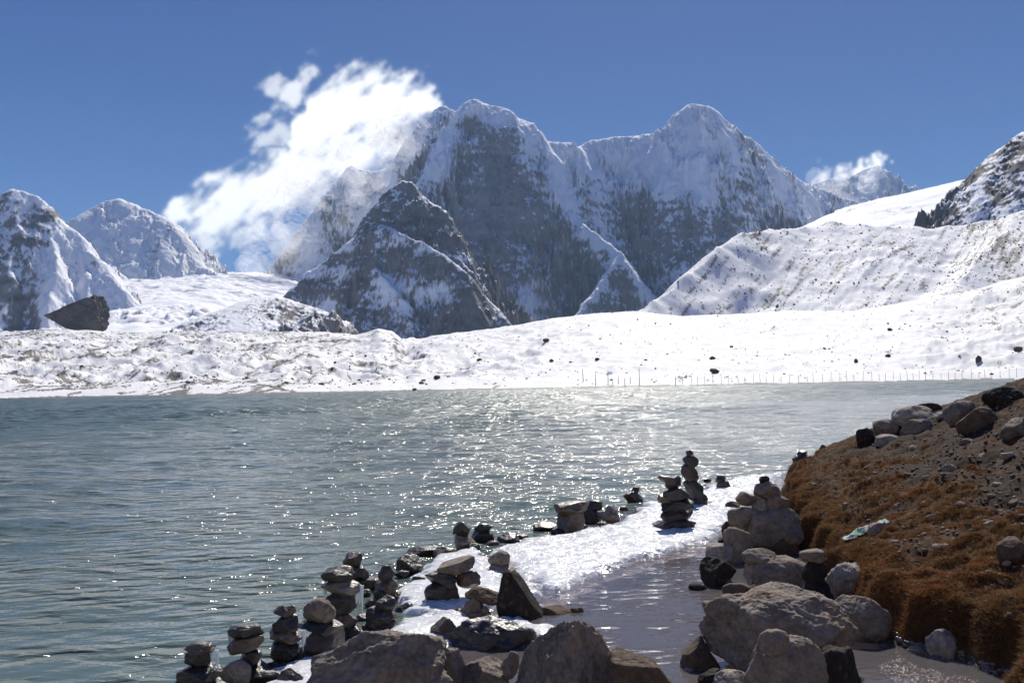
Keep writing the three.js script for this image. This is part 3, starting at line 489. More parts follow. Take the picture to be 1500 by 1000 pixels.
function cairn(label, stones, o = {}, extra = {}) { // stones: [cx, top, bottom, width, options]; the last one stands lowest
  const base = stones.reduce((a, b) => (b[2] > a[2] ? b : a)), foot = o.D ? at(base[0], base[2], o.D) : onPlane(base[0], o.foot ?? base[2], o.y0 ?? 0), Dc = -foot.z + base[3] * -foot.z / F * 0.4;
  const root = new THREE.Group(), origin = at(base[0], base[2], Dc); root.name = numbered('cairn'); root.position.copy(origin); scene.add(root); tag(root, label, 'cairn', extra);
  stones.forEach(([cx, top, bot, w, q = {}], i) => {
    const grow = stones.length > 1 ? Math.max(2.2, (bot - top) * 0.16) : 0, a = at(cx, top, Dc), b = at(cx, bot + grow, Dc), k = Dc / F, m = mesh('stone', stoneGeo([w * k * 1.06, (a.y - b.y) * 1.04, w * k * (q.deep ?? 0.85)], { seed: seed++, detail: DET(w), tone: ['dark', 'dark', 'dark', 'red', 'dark', 'brown'][seed % 6], square: 2.3 + ((seed * 37) % 10) * 0.25, lean: (((seed * 53) % 11) - 5) * 0.018, turn: (((seed * 31) % 9) - 4) * 0.12, lichen: 0.12, ...q }), stoneMats[q.mat ?? o.mat ?? 'wet'], root);
    m.position.set((a.x + b.x) / 2, (a.y + b.y) / 2, -Dc + (q.fwd ?? 0)).sub(origin);
  });
  for (const [cx, top, bot, w] of o.ice ?? []) { // frozen spray hanging down the side
    const a = at(cx, top, Dc), b = at(cx, bot, Dc), k = Dc / F, parts = [], R = rng(seed++);
    for (let i = 0; i < 7; i++) { const L = (a.y - b.y) * (0.5 + 0.5 * R()), c = new THREE.CylinderGeometry(w * k * 0.2, w * k * 0.05, L, 7, 5); c.translate((R() - 0.5) * w * k, -L / 2 + (R() * 0.1) * L, (R() - 0.5) * w * k * 0.7); parts.push(c); }
    const m = mesh('icicle_curtain', mergeGeometries(parts), new THREE.MeshPhysicalMaterial({ color: 0xeef4f8, roughness: 0.18, ior: 1.31, transmission: 0.55, thickness: 0 }), root);
    m.position.copy(a).sub(origin);
  }
  return root;
}
// the row of cairns standing in the water, from the near left end outwards
cairn('squat dark cairn capped by a small flat stone at the outer end of the row', [[292, 941, 953, 42], [290, 951, 975, 36], [292, 972, 1002, 60], [294, 995, 1040, 74]], { ice: [[312, 955, 985, 12]] });
cairn('dark cairn topped by two overhanging flat slabs with ice on its side', [[360, 914, 930, 50, { cuts: 5 }], [361, 929, 952, 50], [367, 949, 975, 34], [378, 968, 1002, 66]], { ice: [[340, 925, 965, 14]] });
cairn('tall narrow cairn of five dark stones next to the round topped cairn', [[416, 886, 901, 33], [419, 898, 922, 36], [417, 918, 940, 47], [418, 936, 964, 42], [430, 958, 982, 68]], { ice: [[441, 925, 960, 10]] });
cairn('thick cairn with a large round pale stone on top', [[468, 876, 910, 46, { tone: 'grey', cuts: 3, square: 2.2, mat: 'dry' }], [470, 906, 928, 62], [471, 922, 964, 60]]);
cairn('tall dark cairn with icicles hanging from its wide flat top stones', [[494, 829, 850, 45, { tone: 'dark' }], [499, 847, 868, 54, { tone: 'grey' }], [499, 864, 898, 46], [501, 893, 918, 42], [512, 910, 936, 52]], { ice: [[524, 858, 905, 14], [474, 858, 880, 8]] });
cairn('slim cairn with a reddish top stone behind the icicle hung cairn', [[516, 809, 830, 28, { tone: 'red' }], [524, 826, 852, 30], [540, 846, 864, 34]]);
cairn('small dark two stone cairn dripping wet behind the stubby pillar cairn', [[566, 828, 848, 24, { tone: 'red' }], [566, 844, 868, 32], [568, 862, 884, 40]]);
cairn('stubby dark pillar cairn standing next to the ice strip', [[566, 872, 894, 30], [558, 888, 914, 42], [554, 908, 930, 52]]);
cairn('icy little cairn with a dark cap at the edge of the open water', [[676, 764, 786, 25], [681, 782, 806, 30, { tone: 'grey' }]], { ice: [[668, 782, 800, 8]] });
cairn('low dark two stone heap beside the icy little cairn', [[708, 766, 778, 26], [706, 775, 796, 34]]);
cairn('tilted wedge slab propped on two dark stones over the ice patch', [[668, 816, 840, 52, { planes: [[-0.25, 1, 0, 0.45]], lean: 0.12, tone: 'grey', mat: 'dry' }], [646, 833, 858, 44], [686, 836, 858, 34], [648, 852, 890, 50]]);
cairn('round pale stone balanced on a low grey rock at the ice edge', [[731, 806, 827, 31, { tone: 'grey', cuts: 2, square: 2.1, mat: 'dry' }], [739, 823, 842, 44, { tone: 'grey' }]]);
cairn('rough foreground cairn with a broad flat cap stone above the dark central boulder', [[708, 859, 880, 52, { tone: 'brown', mat: 'dry' }], [692, 874, 900, 34, { tone: 'grey', mat: 'dry' }], [710, 888, 908, 18, { tone: 'pale', mat: 'dry' }], [668, 890, 910, 16, { tone: 'grey', mat: 'dry' }], [688, 894, 916, 44, { tone: 'grey', mat: 'dry' }]], { D: 8.6 });
cairn('tall dark cairn with a broad layered body and a ragged top on the ice shelf', [[986, 697, 716, 24], [978, 696, 704, 26, { tone: 'brown' }], [990, 711, 730, 38], [975, 722, 734, 24], [992, 727, 748, 46], [991, 744, 764, 48, { tone: 'red' }], [988, 758, 782, 58]], { mat: 'wet' });
cairn('slender cairn with a knob top standing behind the broad layered cairn', [[1011, 659, 670, 11], [1012, 667, 684, 22], [1011, 680, 706, 24, { tone: 'red' }], [1016, 702, 726, 28], [1021, 721, 746, 32]]);
cairn('small knob topped cairn alone at the outer rim of the ice shelf', [[931, 713, 722, 12], [928, 719, 737, 28]]);
cairn('rounded dark mound of stones glazed with ice', [[838, 734, 752, 50, { tone: 'brown' }], [836, 747, 780, 40, { cuts: 3 }]]);
cairn('dark stone pair with a pointed top behind the ice glazed mound', [[868, 732, 746, 28], [864, 742, 764, 36]]);
cairn('grey little cairn with a flat cap between mound and ice shelf', [[896, 740, 750, 18, { tone: 'grey' }], [892, 747, 766, 30, { tone: 'grey' }]]);
cairn('tiny leaning cairn on the ice near the right bank', [[1056, 696, 707, 14], [1060, 704, 714, 20], [1068, 711, 720, 26]]);
cairn('dark cairn against the grassy bank with a small cap', [[1176, 659, 668, 14], [1178, 665, 682, 30], [1176, 679, 700, 30]]);
cairn('dark two stone cairn half hidden behind the grassy bank', [[1208, 651, 662, 13], [1206, 659, 682, 26]]);
boulder('stone', 'low dark stone lying in the water beside the ice glazed mound', 'stone', 798, 764, 778, 34, { mat: 'wet', tone: 'dark' });
boulder('stone', 'low triangular dark stone on the open water rim of the ice shelf', 'stone', 744, 780, 796, 32, { mat: 'wet', tone: 'dark', taper: 0.5 });
boulder('stone', 'round wet dark stone between the pillar cairn and the ice patch', 'stone', 600, 812, 842, 38, { mat: 'wet', tone: 'dark' });
boulder('stone', 'flat wet dark stone crusted with ice at the water edge', 'stone', 622, 800, 814, 48, { mat: 'wet', tone: 'dark' });
boulder('stone', 'wet rounded stone just behind the ice patch', 'stone', 652, 800, 816, 34, { mat: 'wet', tone: 'brown' });
boulder('standing_slab', 'pointed dark slab leaning back over the ice patch', 'slab', 762, 836, 908, 66, { tone: 'dark', cuts: 3, square: 3.2, deep: 0.5, planes: [[0.75, 0.62, 0.1, 0.22]], lump: 0.06 });
boulder('stone', 'long flat reddish stone at the edge of the dark pool', 'stone', 814, 886, 902, 58, { tone: 'brown', square: 3 });
boulder('stone', 'short flat stone at the tip of the long flat reddish stone', 'stone', 845, 889, 899, 20, { tone: 'brown' });
// foreground boulders
boulder('boulder', 'dark wet rounded boulder under the rough foreground cairn', 'boulder', 716, 903, 992, 140, { tone: 'dark', D: 7.6, cuts: 7, deep: 0.7, lump: 0.16, mat: 'wet' });
boulder('boulder', 'broad layered grey boulder with long cracks beside the strip of ice', 'boulder', 556, 924, 1075, 205, { D: 6.1, layers: 0.8, cuts: 8, deep: 0.75, fine: 0.035, mat: 'rough', lean: 0.16, square: 2.4, planes: [[0.9, 0.2, 0.2, 0.8]] });
boulder('boulder', 'rough pitted pyramid shaped boulder at the edge of the dark pool', 'boulder', 836, 908, 1085, 178, { D: 6.1, taper: 0.55, cuts: 7, fine: 0.06, mat: 'rough', deep: 0.8, square: 2.3 });
boulder('boulder', 'squared brown block of rock next to the pyramid shaped boulder', 'boulder', 945, 956, 1050, 104, { D: 5.9, tone: 'brown', square: 6, cuts: 4, deep: 0.7, lump: 0.06, planes: [[0.1, 1, 0.1, 0.8]] });
boulder('stone', 'knobbly grey stone wedged between the dark and the layered boulder', 'stone', 664, 950, 1010, 36, { D: 6.6, mat: 'rough' });
boulder('stone', 'curved grey slab wedged in front of the dark boulder', 'stone', 710, 964, 1012, 68, { D: 6.5, mat: 'rough', lean: 0.25, cuts: 6 });
boulder('stone', 'small pale stone wedged beside the pyramid shaped boulder', 'stone', 747, 954, 990, 26, { D: 6.5, tone: 'grey' });
boulder('stone', 'dark rounded stone leaning on the left of the rough foreground cairn', 'stone', 650, 904, 940, 38, { D: 7.9, tone: 'brown', mat: 'wet' });
boulder('stone', 'jagged pale rock fragment on the back of the layered boulder', 'stone', 566, 922, 940, 34, { D: 7.0, tone: 'pale', deep: 0.5 });
boulder('stone', 'dark stone standing in the ice strip in front of the round topped cairn', 'stone', 542, 926, 946, 26, { mat: 'wet', tone: 'dark' });
boulder('stone', 'brown stone in the ice strip near the narrow cairn', 'stone', 424, 978, 1010, 38, { mat: 'wet', tone: 'red' });
boulder('stone', 'icy grey stone at the foot of the slab topped cairn', 'stone', 345, 966, 1006, 44, { mat: 'wet', tone: 'grey' });
// right hand pile below the bank
cairn('heaped cairn of grey rocks on the shore against the grassy bank', [[1120, 697, 708, 15], [1124, 704, 728, 38, { tone: 'grey', layers: 0.6 }], [1138, 722, 746, 36, { tone: 'grey' }], [1094, 720, 738, 30, { tone: 'grey' }], [1116, 729, 750, 28, { tone: 'pale' }], [1090, 742, 772, 44, { tone: 'grey' }], [1132, 744, 790, 80, { tone: 'grey', square: 4, cuts: 4 }], [1132, 782, 822, 76, { tone: 'brown', square: 4, cuts: 4 }]], { mat: 'dry', foot: 815 });
boulder('boulder', 'upright grey rock with a notched top leaning on the heaped cairn', 'boulder', 1082, 772, 826, 42, { tone: 'grey', cuts: 10 });
boulder('stone', 'reddish rock at the water edge beside the notched upright rock', 'stone', 1070, 762, 794, 24, { tone: 'red', D: 13.0 });
boulder('boulder', 'flat topped pale rock standing in the shallow water', 'boulder', 1055, 796, 826, 42, { tone: 'pale', cuts: 6 });
boulder('boulder', 'dark blocky rock in the shallow water left of the oval capped boulder', 'boulder', 1052, 816, 860, 50, { tone: 'dark', cuts: 6, square: 3.4 });
cairn('smooth boulder carrying a single oval cap stone above the great boulder', [[1113, 803, 826, 48, { tone: 'grey', cuts: 2, square: 2.2 }], [1140, 814, 868, 82, { tone: 'grey', cuts: 5 }], [1102, 824, 852, 24, { tone: 'pale' }]], { mat: 'dry' });
cairn('dark upright pillar of three stacked stones against the bank', [[1189, 804, 822, 34, { tone: 'grey' }], [1194, 818, 850, 34, { tone: 'dark' }], [1195, 842, 895, 46, { tone: 'dark' }]], { mat: 'dry' });
boulder('standing_stone', 'thin pale upright stone standing in the dry grass', 'stone', 1202, 776, 806, 16, { D: 11.2, tone: 'pale', deep: 0.8, cuts: 5, lean: -0.12 });
boulder('boulder', 'rough topped pale boulder resting at the foot of the grassy bank', 'boulder', 1250, 822, 886, 80, { tone: 'pale', cuts: 8, mat: 'rough', fine: 0.05 });
boulder('boulder', 'sloping grey rock lying under the rough topped pale boulder', 'boulder', 1256, 872, 930, 90, { D: 7.6, tone: 'grey', lean: -0.3, cuts: 8, deep: 0.7 });
boulder('boulder', 'great rounded grey boulder with a crumbly face beside the pool', 'boulder', 1144, 858, 990, 212, { D: 6.6, tone: 'grey', mat: 'rough', cuts: 4, fine: 0.034, deep: 0.8, square: 2.2, lump: 0.12, detail: 56 });
boulder('boulder', 'squat smooth boulder in front of the great rounded boulder', 'boulder', 1150, 932, 1060, 122, { D: 5.7, tone: 'grey', cuts: 5, deep: 0.7, square: 3 });
boulder('stone', 'flat oval stone balanced on the squat smooth boulder', 'stone', 1134, 922, 958, 44, { D: 5.5, tone: 'grey', cuts: 2, square: 2.2, deep: 0.6 });
boulder('boulder', 'dark block with a ledge on the right side of the great boulder', 'boulder', 1232, 948, 1050, 62, { D: 6.0, tone: 'dark', square: 4, cuts: 5 });
boulder('boulder', 'dark triangular rock standing in the pool left of the great boulder', 'boulder', 1026, 932, 984, 56, { tone: 'brown', taper: 0.5, cuts: 8 });
boulder('stone', 'small rounded stone on the left shoulder of the great boulder', 'stone', 1080, 854, 876, 40, { tone: 'brown', D: 9.2 });
boulder('stone', 'pink tinted angular stone at the water edge under the great boulder', 'stone', 1064, 870, 890, 28, { tone: 'red' });
boulder('stone', 'pale stone with a dark chip lying in the pool at the frame foot', 'stone', 1072, 982, 1014, 50, { D: 6.0, tone: 'pale' });
boulder('stone', 'dark jagged stone in the water below the dark triangular rock', 'stone', 1042, 980, 1012, 38, { D: 6.1, tone: 'dark' });
boulder('stone', 'light angular stone at the pool edge under the overhanging grass', 'stone', 1379, 922, 966, 42, { tone: 'pale', cuts: 7, mat: 'rough' });
boulder('stone', 'flat pale stone lying in the pool beside the light angular stone', 'stone', 1352, 942, 960, 42, { tone: 'grey', square: 3 });
for (const [px, py, w, h, where] of [[330, 992, 26, 16, 'beside the squat dark cairn'], [352, 1004, 30, 18, 'between the squat cairn and the slab topped cairn'], [396, 984, 24, 14, 'between the slab topped cairn and the narrow cairn'], [441, 972, 22, 14, 'under the narrow cairn of five stones'], [455, 982, 18, 11, 'at the foot of the round topped cairn'], [486, 944, 26, 16, 'at the base of the icicle hung cairn'], [530, 912, 22, 13, 'behind the icicle hung cairn'], [546, 890, 24, 14, 'between the icicle hung cairn and the pillar cairn'], [582, 878, 20, 12, 'just right of the pillar cairn'], [592, 898, 26, 15, 'in the ice strip past the pillar cairn'], [612, 858, 22, 14, 'on the rim of the ice patch'], [630, 872, 18, 10, 'on the ice patch below the wedge slab'], [546, 862, 22, 14, 'at the foot of the red topped slim cairn'], [536, 872, 16, 9, 'touching the slim cairn'], [588, 846, 22, 12, 'next to the round wet dark stone'], [640, 812, 20, 9, 'against the flat ice crusted stone'], [692, 806, 22, 11, 'below the icy little cairn'], [722, 800, 18, 8, 'between the low two stone heap and the ice'], [704, 818, 14, 8, 'at the ice rim under the icy little cairn'], [766, 790, 16, 7, 'next to the low triangular stone'], [780, 796, 12, 6, 'in the water past the triangular stone'], [816, 782, 18, 8, 'beside the low dark stone by the glazed mound'], [852, 776, 16, 8, 'in front of the ice glazed mound'], [882, 770, 14, 7, 'in front of the grey flat capped cairn'], [914, 748, 14, 7, 'before the lone knob topped cairn'], [950, 738, 12, 6, 'on the ice behind the lone knob topped cairn'], [1042, 742, 16, 8, 'on the ice right of the broad layered cairn'], [1036, 706, 12, 6, 'in the water behind the tiny leaning cairn'], [1088, 706, 14, 6, 'on the ice between tiny cairn and heaped cairn'], [1112, 700, 12, 6, 'on the ice beside the heaped cairn top']])
  boulder('stone', `small ${['dark', 'reddish', 'dark', 'brown'][(px >> 1) % 4]} wet stone ${where}`, 'stone', px, py - h, py, w, { mat: 'wet', tone: ['dark', 'red', 'dark', 'brown'][(px >> 1) % 4], detail: 8 }, { group: 'small stones among the row of cairns' });
for (const [px, py, w, h] of [[1074, 748, 22, 14], [1062, 800, 20, 14], [1166, 806, 24, 18], [1170, 780, 20, 14], [1152, 872, 26, 16], [1168, 884, 22, 14], [1176, 900, 28, 18], [1206, 896, 24, 16], [1218, 874, 20, 14], [1098, 886, 22, 12], [1022, 866, 26, 12], [1040, 890, 20, 10], [1012, 985, 22, 12], [1220, 842, 20, 12], [1104, 850, 18, 12], [1178, 846, 16, 12], [1060, 858, 22, 12]])
  boulder('stone', `small loose ${['grey', 'brown', 'pale', 'near black'][(px >> 1) % 4]} rock wedged between the boulders below the grassy bank`, 'stone', px, py - h, py, w, { tone: ['grey', 'brown', 'pale', 'dark'][(px >> 1) % 4], detail: 9, cuts: 9 }, { group: 'small rocks in the shore pile' });
// rocks on the crest of the bank
const bankHit = (px, py) => { const d = dirPx(px, py); for (let t = 3; t < 80; t += 0.03) { const x = d.x * t, y = 2 + d.y * t, z = d.z * t; if (y < bankH(x, z)) return new THREE.Vector3(x, y, z); } return onPlane(px, py); };
function bankRock(label, cx, top, bot, w, o = {}, extra) { const h = bankHit(cx, bot); return boulder('bank_rock', label, 'rock', cx, top, bot, w, { D: -h.z, cuts: 8, sink: 0.12, ...o }, extra); }
bankRock('large pale boulder with a sloping top on the crest of the bank', 1341, 594, 624, 66, { tone: 'pale', deep: 0.7 });
bankRock('dark faced angular rock left of the large pale crest boulder', 1300, 614, 642, 42, { tone: 'grey' });
bankRock('dark stump shaped rock at the outer end of the bank crest', 1268, 627, 655, 30, { tone: 'dark', square: 3.5 });
bankRock('thin pale slab lying in front of the dark faced angular rock', 1300, 636, 650, 34, { tone: 'pale' });
bankRock('half buried rock in front of the large pale crest boulder', 1345, 614, 634, 44, { tone: 'grey' });
bankRock('dark pointed rock behind the large pale crest boulder', 1362, 590, 606, 34, { tone: 'dark' });
bankRock('split grey rock with a sloping side further along the crest', 1408, 586, 618, 46, { tone: 'grey' });
bankRock('dark slab tipped against the split grey rock', 1430, 596, 632, 52, { tone: 'brown' });
bankRock('dark mound of rock on the skyline at the top of the bank', 1474, 566, 592, 60, { tone: 'dark' });
bankRock('grey flat slab sticking out of the upper slope', 1490, 612, 640, 52, { tone: 'grey', lean: 0.3 });
bankRock('small pale rock between the crest boulder and the split rock', 1380, 602, 612, 20, { tone: 'pale' });
bankRock('dark outcrop jutting from the right slope above the grass', 1490, 786, 822, 60, { tone: 'brown', lean: 0.35 });
bankRock('pale stone bedded in the bare soil near the cloth scrap', 1290, 766, 782, 36, { tone: 'grey' });
for (const [px, py, w, h] of [[1330, 700, 16, 8], [1392, 690, 20, 10], [1440, 672, 18, 9], [1462, 716, 22, 10], [1408, 742, 16, 8], [1366, 760, 18, 7], [1452, 770, 20, 9], [1380, 806, 26, 10], [1426, 812, 30, 9], [1470, 858, 22, 10], [1340, 660, 14, 8], [1416, 652, 20, 10], [1476, 672, 18, 9], [1316, 742, 12, 6], [1490, 742, 24, 12], [1240, 742, 12, 6]])
  bankRock(`small ${['grey', 'brown', 'pale', 'grey'][(px >> 1) % 4]} stone bedded in the soil of the bank slope`, px, py - h, py, w, { tone: ['grey', 'brown', 'pale', 'grey'][(px >> 1) % 4], sink: 0.03, detail: 8 }, { group: 'stones bedded in the bank slope' });
// a discarded scrap of pale green cloth
{
  const h = bankHit(1268, 780), W = 0.42, L = 0.16, g = new THREE.PlaneGeometry(W, L, 40, 16); g.rotateX(-Math.PI / 2); const p = g.attributes.position;
  for (let i = 0; i < p.count; i++) { const x = p.getX(i), z = p.getZ(i); p.setXYZ(i, x, bankH(h.x + x, h.z + z) - h.y + 0.03 + 0.035 * rid2(x * 9 + 3, z * 9, 3), z + 0.03 * n2(x * 6, 2)); }
  g.computeVertexNormals();
  const c = new Float32Array(p.count * 3); for (let i = 0; i < p.count; i++) { const t = sstep(-0.05, 0.25, n2(p.getX(i) * 7, p.getZ(i) * 7 + 4)); c[i * 3] = lerp(0.42, 0.22, t); c[i * 3 + 1] = lerp(0.43, 0.36, t); c[i * 3 + 2] = lerp(0.42, 0.27, t); } g.setAttribute('color', new THREE.BufferAttribute(c, 3));
  const m = mesh('cloth_scrap', g, new THREE.MeshStandardMaterial({ vertexColors: true, roughness: 0.95 })); m.position.copy(h); tag(m, 'crumpled scrap of pale green and white cloth lying on the bank', 'cloth');
}
// ------------------------------------------------------------------ dry grass, pebbles
function scatter(name, label, category, g, m, list) {
  const o = new THREE.InstancedMesh(g, m, list.length); list.forEach(([mx, c], i) => { o.setMatrixAt(i, mx); if (c) o.setColorAt(i, c); });
  o.name = numbered(name); o.castShadow = o.receiveShadow = true; scene.add(o); return tag(o, label, category, { kind: 'stuff' });
}
const M4 = (x, y, z, q, sx, sy = sx, sz = sx) => new THREE.Matrix4().compose(new THREE.Vector3(x, y, z), q, new THREE.Vector3(sx, sy, sz));
const Q = (a, b, c) => new THREE.Quaternion().setFromEuler(new THREE.Euler(a, b, c, 'YXZ'));
{
  const blades = []; const R0 = rng(31); // a small tuft of bent blades, unit tall
  for (let i = 0; i < 9; i++) {
    const a = R0() * 6.28, lean = 0.3 + 0.9 * R0(), L = 0.5 + 0.6 * R0(), w = 0.035, b = new THREE.BufferGeometry(), P = [];
    const px = (R0() - 0.5) * 0.5, pz = (R0() - 0.5) * 0.5, nx = -Math.sin(a) * w, nz = Math.cos(a) * w, c = [0, 0.55, 1].map((t) => [px + Math.cos(a) * lean * L * t * t, L * (t - 0.35 * lean * t * t), pz + Math.sin(a) * lean * L * t * t]);
    const v = [[c[0], 1], [c[0], -1], [c[1], 0.8], [c[1], -0.8], [c[2], 0]].map(([q, s]) => [q[0] + nx * s, q[1], q[2] + nz * s]);
    for (const k of [0, 1, 2, 1, 3, 2, 2, 3, 4]) P.push(...v[k]);
    b.setAttribute('position', new THREE.BufferAttribute(new Float32Array(P), 3)); b.computeVertexNormals(); blades.push(b);
  }
  const tuft = mergeGeometries(blades), R = rng(77), list = [];
  for (let i = 0; i < 600000 && list.length < 95000; i++) {
    const z = -4.5 - 26 * R() * R(), x = lerp(-z * 0.2, -z * 0.62 + 1, R()), s = inland(x, z); if (s < -0.3 || s > 9 || (s < 0.1 && bankH(x, z) < 0.07)) continue;
    const gr = grassy(x, z) + 0.3 * n2(x * 2.2, z * 2.2); if (R() > sstep(0.2, 0.8, gr) * (0.35 + 0.65 * sstep(-0.2, 0.3, n2(x * 5, z * 5))) + 0.015 + 0.9 * sstep(0.5, 0.25, s)) continue;
    const size = (0.022 + 0.036 * R() * R()) * (1 + 0.15 * sstep(0.5, 0.1, s)), c = new THREE.Color().setRGB(0.175 + 0.08 * R(), 0.076 + 0.04 * R(), 0.024 + 0.02 * R()).lerp(new THREE.Color(0.17, 0.125, 0.06), 0.7 * R() * sstep(-0.3, 0.5, n2(x * 0.8 + 5, z * 0.8))).multiplyScalar(0.6 + 0.6 * R());
    list.push([M4(x, bankH(x, z) - 0.008, z, Q((R() - 0.5) * 0.5, R() * 6.28, (R() - 0.5) * 0.5), size * 1.2, size, size * 1.2), c]);
  }
  scatter('dry_grass', 'rust brown dry grass matted over the right bank', 'grass', tuft, new THREE.MeshPhysicalMaterial({ roughness: 1, transmission: 0.3, thickness: 0, specularIntensity: 0.15, side: THREE.DoubleSide }), list);
  const peb = stoneGeo([1, 0.62, 0.8], { seed: 4, detail: 1, cuts: 6, fine: 0 }), pl = [], wl = []; peb.deleteAttribute('color');
  for (let i = 0; i < 200000 && pl.length < 16000; i++) {
    const z = -4.5 - 30 * R() * R(), x = lerp(-z * 0.2, -z * 0.65 + 1, R()), s = inland(x, z); if (s < 0.15 || s > 10) continue;
    if (R() < grassy(x, z) * 0.85) continue;
    const q = R(), size = 0.012 + 0.035 * q * q + (R() < 0.06 ? 0.06 * R() : 0), v = 0.05 + 0.08 * R() + (R() < 0.1 ? 0.16 : 0);
    pl.push([M4(x, bankH(x, z) + size * 0.12, z, Q(R() * 0.6, R() * 6.28, R() * 0.6), size), new THREE.Color().setRGB(v, v * 0.82, v * 0.68)]);
  }
  scatter('pebbles', 'loose pebbles and grit strewn over the bare soil of the bank', 'pebbles', peb, new THREE.MeshPhysicalMaterial({ roughness: 0.85, specularIntensity: 0.4 }), pl);
  for (let i = 0; i < 60000 && wl.length < 2600; i++) {
    const p = onPlane(1290 + 220 * R(), 935 + 90 * R()), s = inland(p.x, p.z); if (s > 0.25 || s < -0.5 || bankH(p.x, p.z) > 0.05) continue;
    const size = 0.02 + 0.035 * R(), v = 0.07 + 0.1 * R(); wl.push([M4(p.x, bankH(p.x, p.z) + size * 0.15, p.z, Q(R() * 0.5, R() * 6.28, R() * 0.5), size), new THREE.Color().setRGB(v, v * 0.85, v * 0.78)]);
  }
  scatter('wet_pebbles', 'wet shining pebbles at the rim of the pool under the bank', 'pebbles', peb, new THREE.MeshPhysicalMaterial({ roughness: 0.25, clearcoat: 0.6, clearcoatRoughness: 0.1 }), wl);
}
// ------------------------------------------------------------------ far shore: stones on the snow, fence, poles
{
  const g = stoneGeo([1, 0.7, 0.8], { seed: 8, detail: 1, cuts: 6, fine: 0 }); g.deleteAttribute('color'); const R = rng(99), list = [];
  for (let i = 0; i < 500000 && list.length < 15000; i++) {
    const d = 290 + 560 * R(), s = lerp(-0.62, 0.62, R()), x = s * d, z = -d; if (d < shoreD(s) + 3) continue;
    const b = bare(x, z); if (R() > sstep(-0.7, 0.15, b) * 0.5 + 0.03) continue;
    const q = R(), size = 0.2 + 0.5 * q * q * q + 1.3 * Math.pow(R(), 24), v = 0.06 + 0.07 * R(); list.push([M4(x, farLand(x, z) + size * 0.1, z, Q(R() * 0.4, R() * 6.28, R() * 0.4), size * 1.3, size * 0.9, size), new THREE.Color().setRGB(v * 1.05, v, v * 0.95)]);
  }
  for (let i = 0; i < 200000 && list.length < 26000; i++) {
    const d = 800 + 360 * R(), s = lerp(0.1, 0.72, R()), x = s * d, z = -d, h = hillH(x, z); if (h < farLand(x, z)) continue;
    if (R() > sstep(-0.5, 0.05, hillBare(x, z)) * 0.8 + 0.06) continue;
    const q = R(), size = 0.4 + 0.8 * q * q * q + 2.0 * Math.pow(R(), 18), v = 0.07 + 0.07 * R(); list.push([M4(x, h + size * 0.1, z, Q(R() * 0.4, R() * 6.28, R() * 0.4), size * 1.2, size, size), new THREE.Color().setRGB(v * 1.05, v, v * 0.95)]);
  }
  scatter('moraine_stones', 'dark stones strewn over the snowy moraine beyond the lake', 'stones', g, new THREE.MeshStandardMaterial({ roughness: 0.9 }), list);
}
const landHit = (px, py) => { const d = dirPx(px, py); for (let t = 230; t < 1400; t += 0.8) { const x = d.x * t, y = 2 + d.y * t, z = d.z * t; if (y < farLand(x, z)) return new THREE.Vector3(x, farLand(x, z), z); } return at(px, py, 400); };
for (const [px, py, w, h, label] of [
  [640, 555, 14, 7, 'lone dark rock on the snow above the shore left of the flag poles'], [702, 528, 12, 4, 'flat dark rock on the smooth snow below the gully foot'],
  [1047, 546, 20, 9, 'wide dark boulder on the snow just above the fence'], [1044, 526, 13, 6, 'dark boulder higher up the slope above the wide boulder'],
  [1434, 531, 13, 12, 'dark teardrop boulder beside the diagonal stone streak'], [1492, 514, 18, 9, 'large dark boulder above the fence at the far right slope'],
  [1304, 484, 11, 5, 'single dark boulder on the open snow under the moraine hill'], [808, 530, 9, 5, 'small dark rock on the snow above the first flag pole'],
  [875, 528, 10, 5, 'small dark rock on the snow above the flag bearing pole'], [1255, 531, 9, 7, 'two lobed dark rock above the middle of the fence'],
  [1302, 523, 10, 6, 'dark rock with a snow cap above the middle of the fence'], [800, 500, 14, 6, 'dark rock cluster at the foot of the rock spur'],
]) { const p = landHit(px, py), k = -p.z / F, m = mesh('moraine_boulder', stoneGeo([w * k * 0.72, h * k * 1.0, w * k * 0.6], { seed: seed++, detail: 7, tone: 'brown', cuts: 10 }), stoneMats.dry); m.position.set(p.x, p.y + h * k * 0.25, p.z); tag(m, label, 'boulder'); }
const woodMat = new THREE.MeshStandardMaterial({ color: new THREE.Color(0.10, 0.085, 0.075), roughness: 0.9 });
{ // wire fence along the far shore
  const f = new THREE.Group(); f.name = numbered('fence'); const p0 = landHit(1000, 563.5); f.position.copy(p0); scene.add(f); tag(f, 'long fence of thin posts along the snowy far shore', 'fence');
  const post = new THREE.CylinderGeometry(0.05, 0.065, 1, 6), R = rng(61); let last = null;
  for (let px = 1000; px < 1620; px += 8 + 6 * R()) {
    const b = landHit(px, 565 - (px - 1000) * 0.0195 - 2.2), h = (9 + 6 * R()) * -b.z / F, m = mesh('post', post, woodMat, f);
    m.position.copy(b).sub(p0).add(new THREE.Vector3(0, h / 2 - 0.1, 0)); m.scale.set(1, h, 1); m.rotation.z = (R() - 0.5) * 0.16;
    const top = b.clone().sub(p0).add(new THREE.Vector3(0, h * 0.75, 0)); if (last) { const v = top.clone().sub(last), w = mesh('wire', new THREE.CylinderGeometry(0.012, 0.012, v.length(), 4), woodMat, f); w.position.copy(top).add(last).multiplyScalar(0.5); w.quaternion.setFromUnitVectors(new THREE.Vector3(0, 1, 0), v.normalize()); } last = top;
  }
}
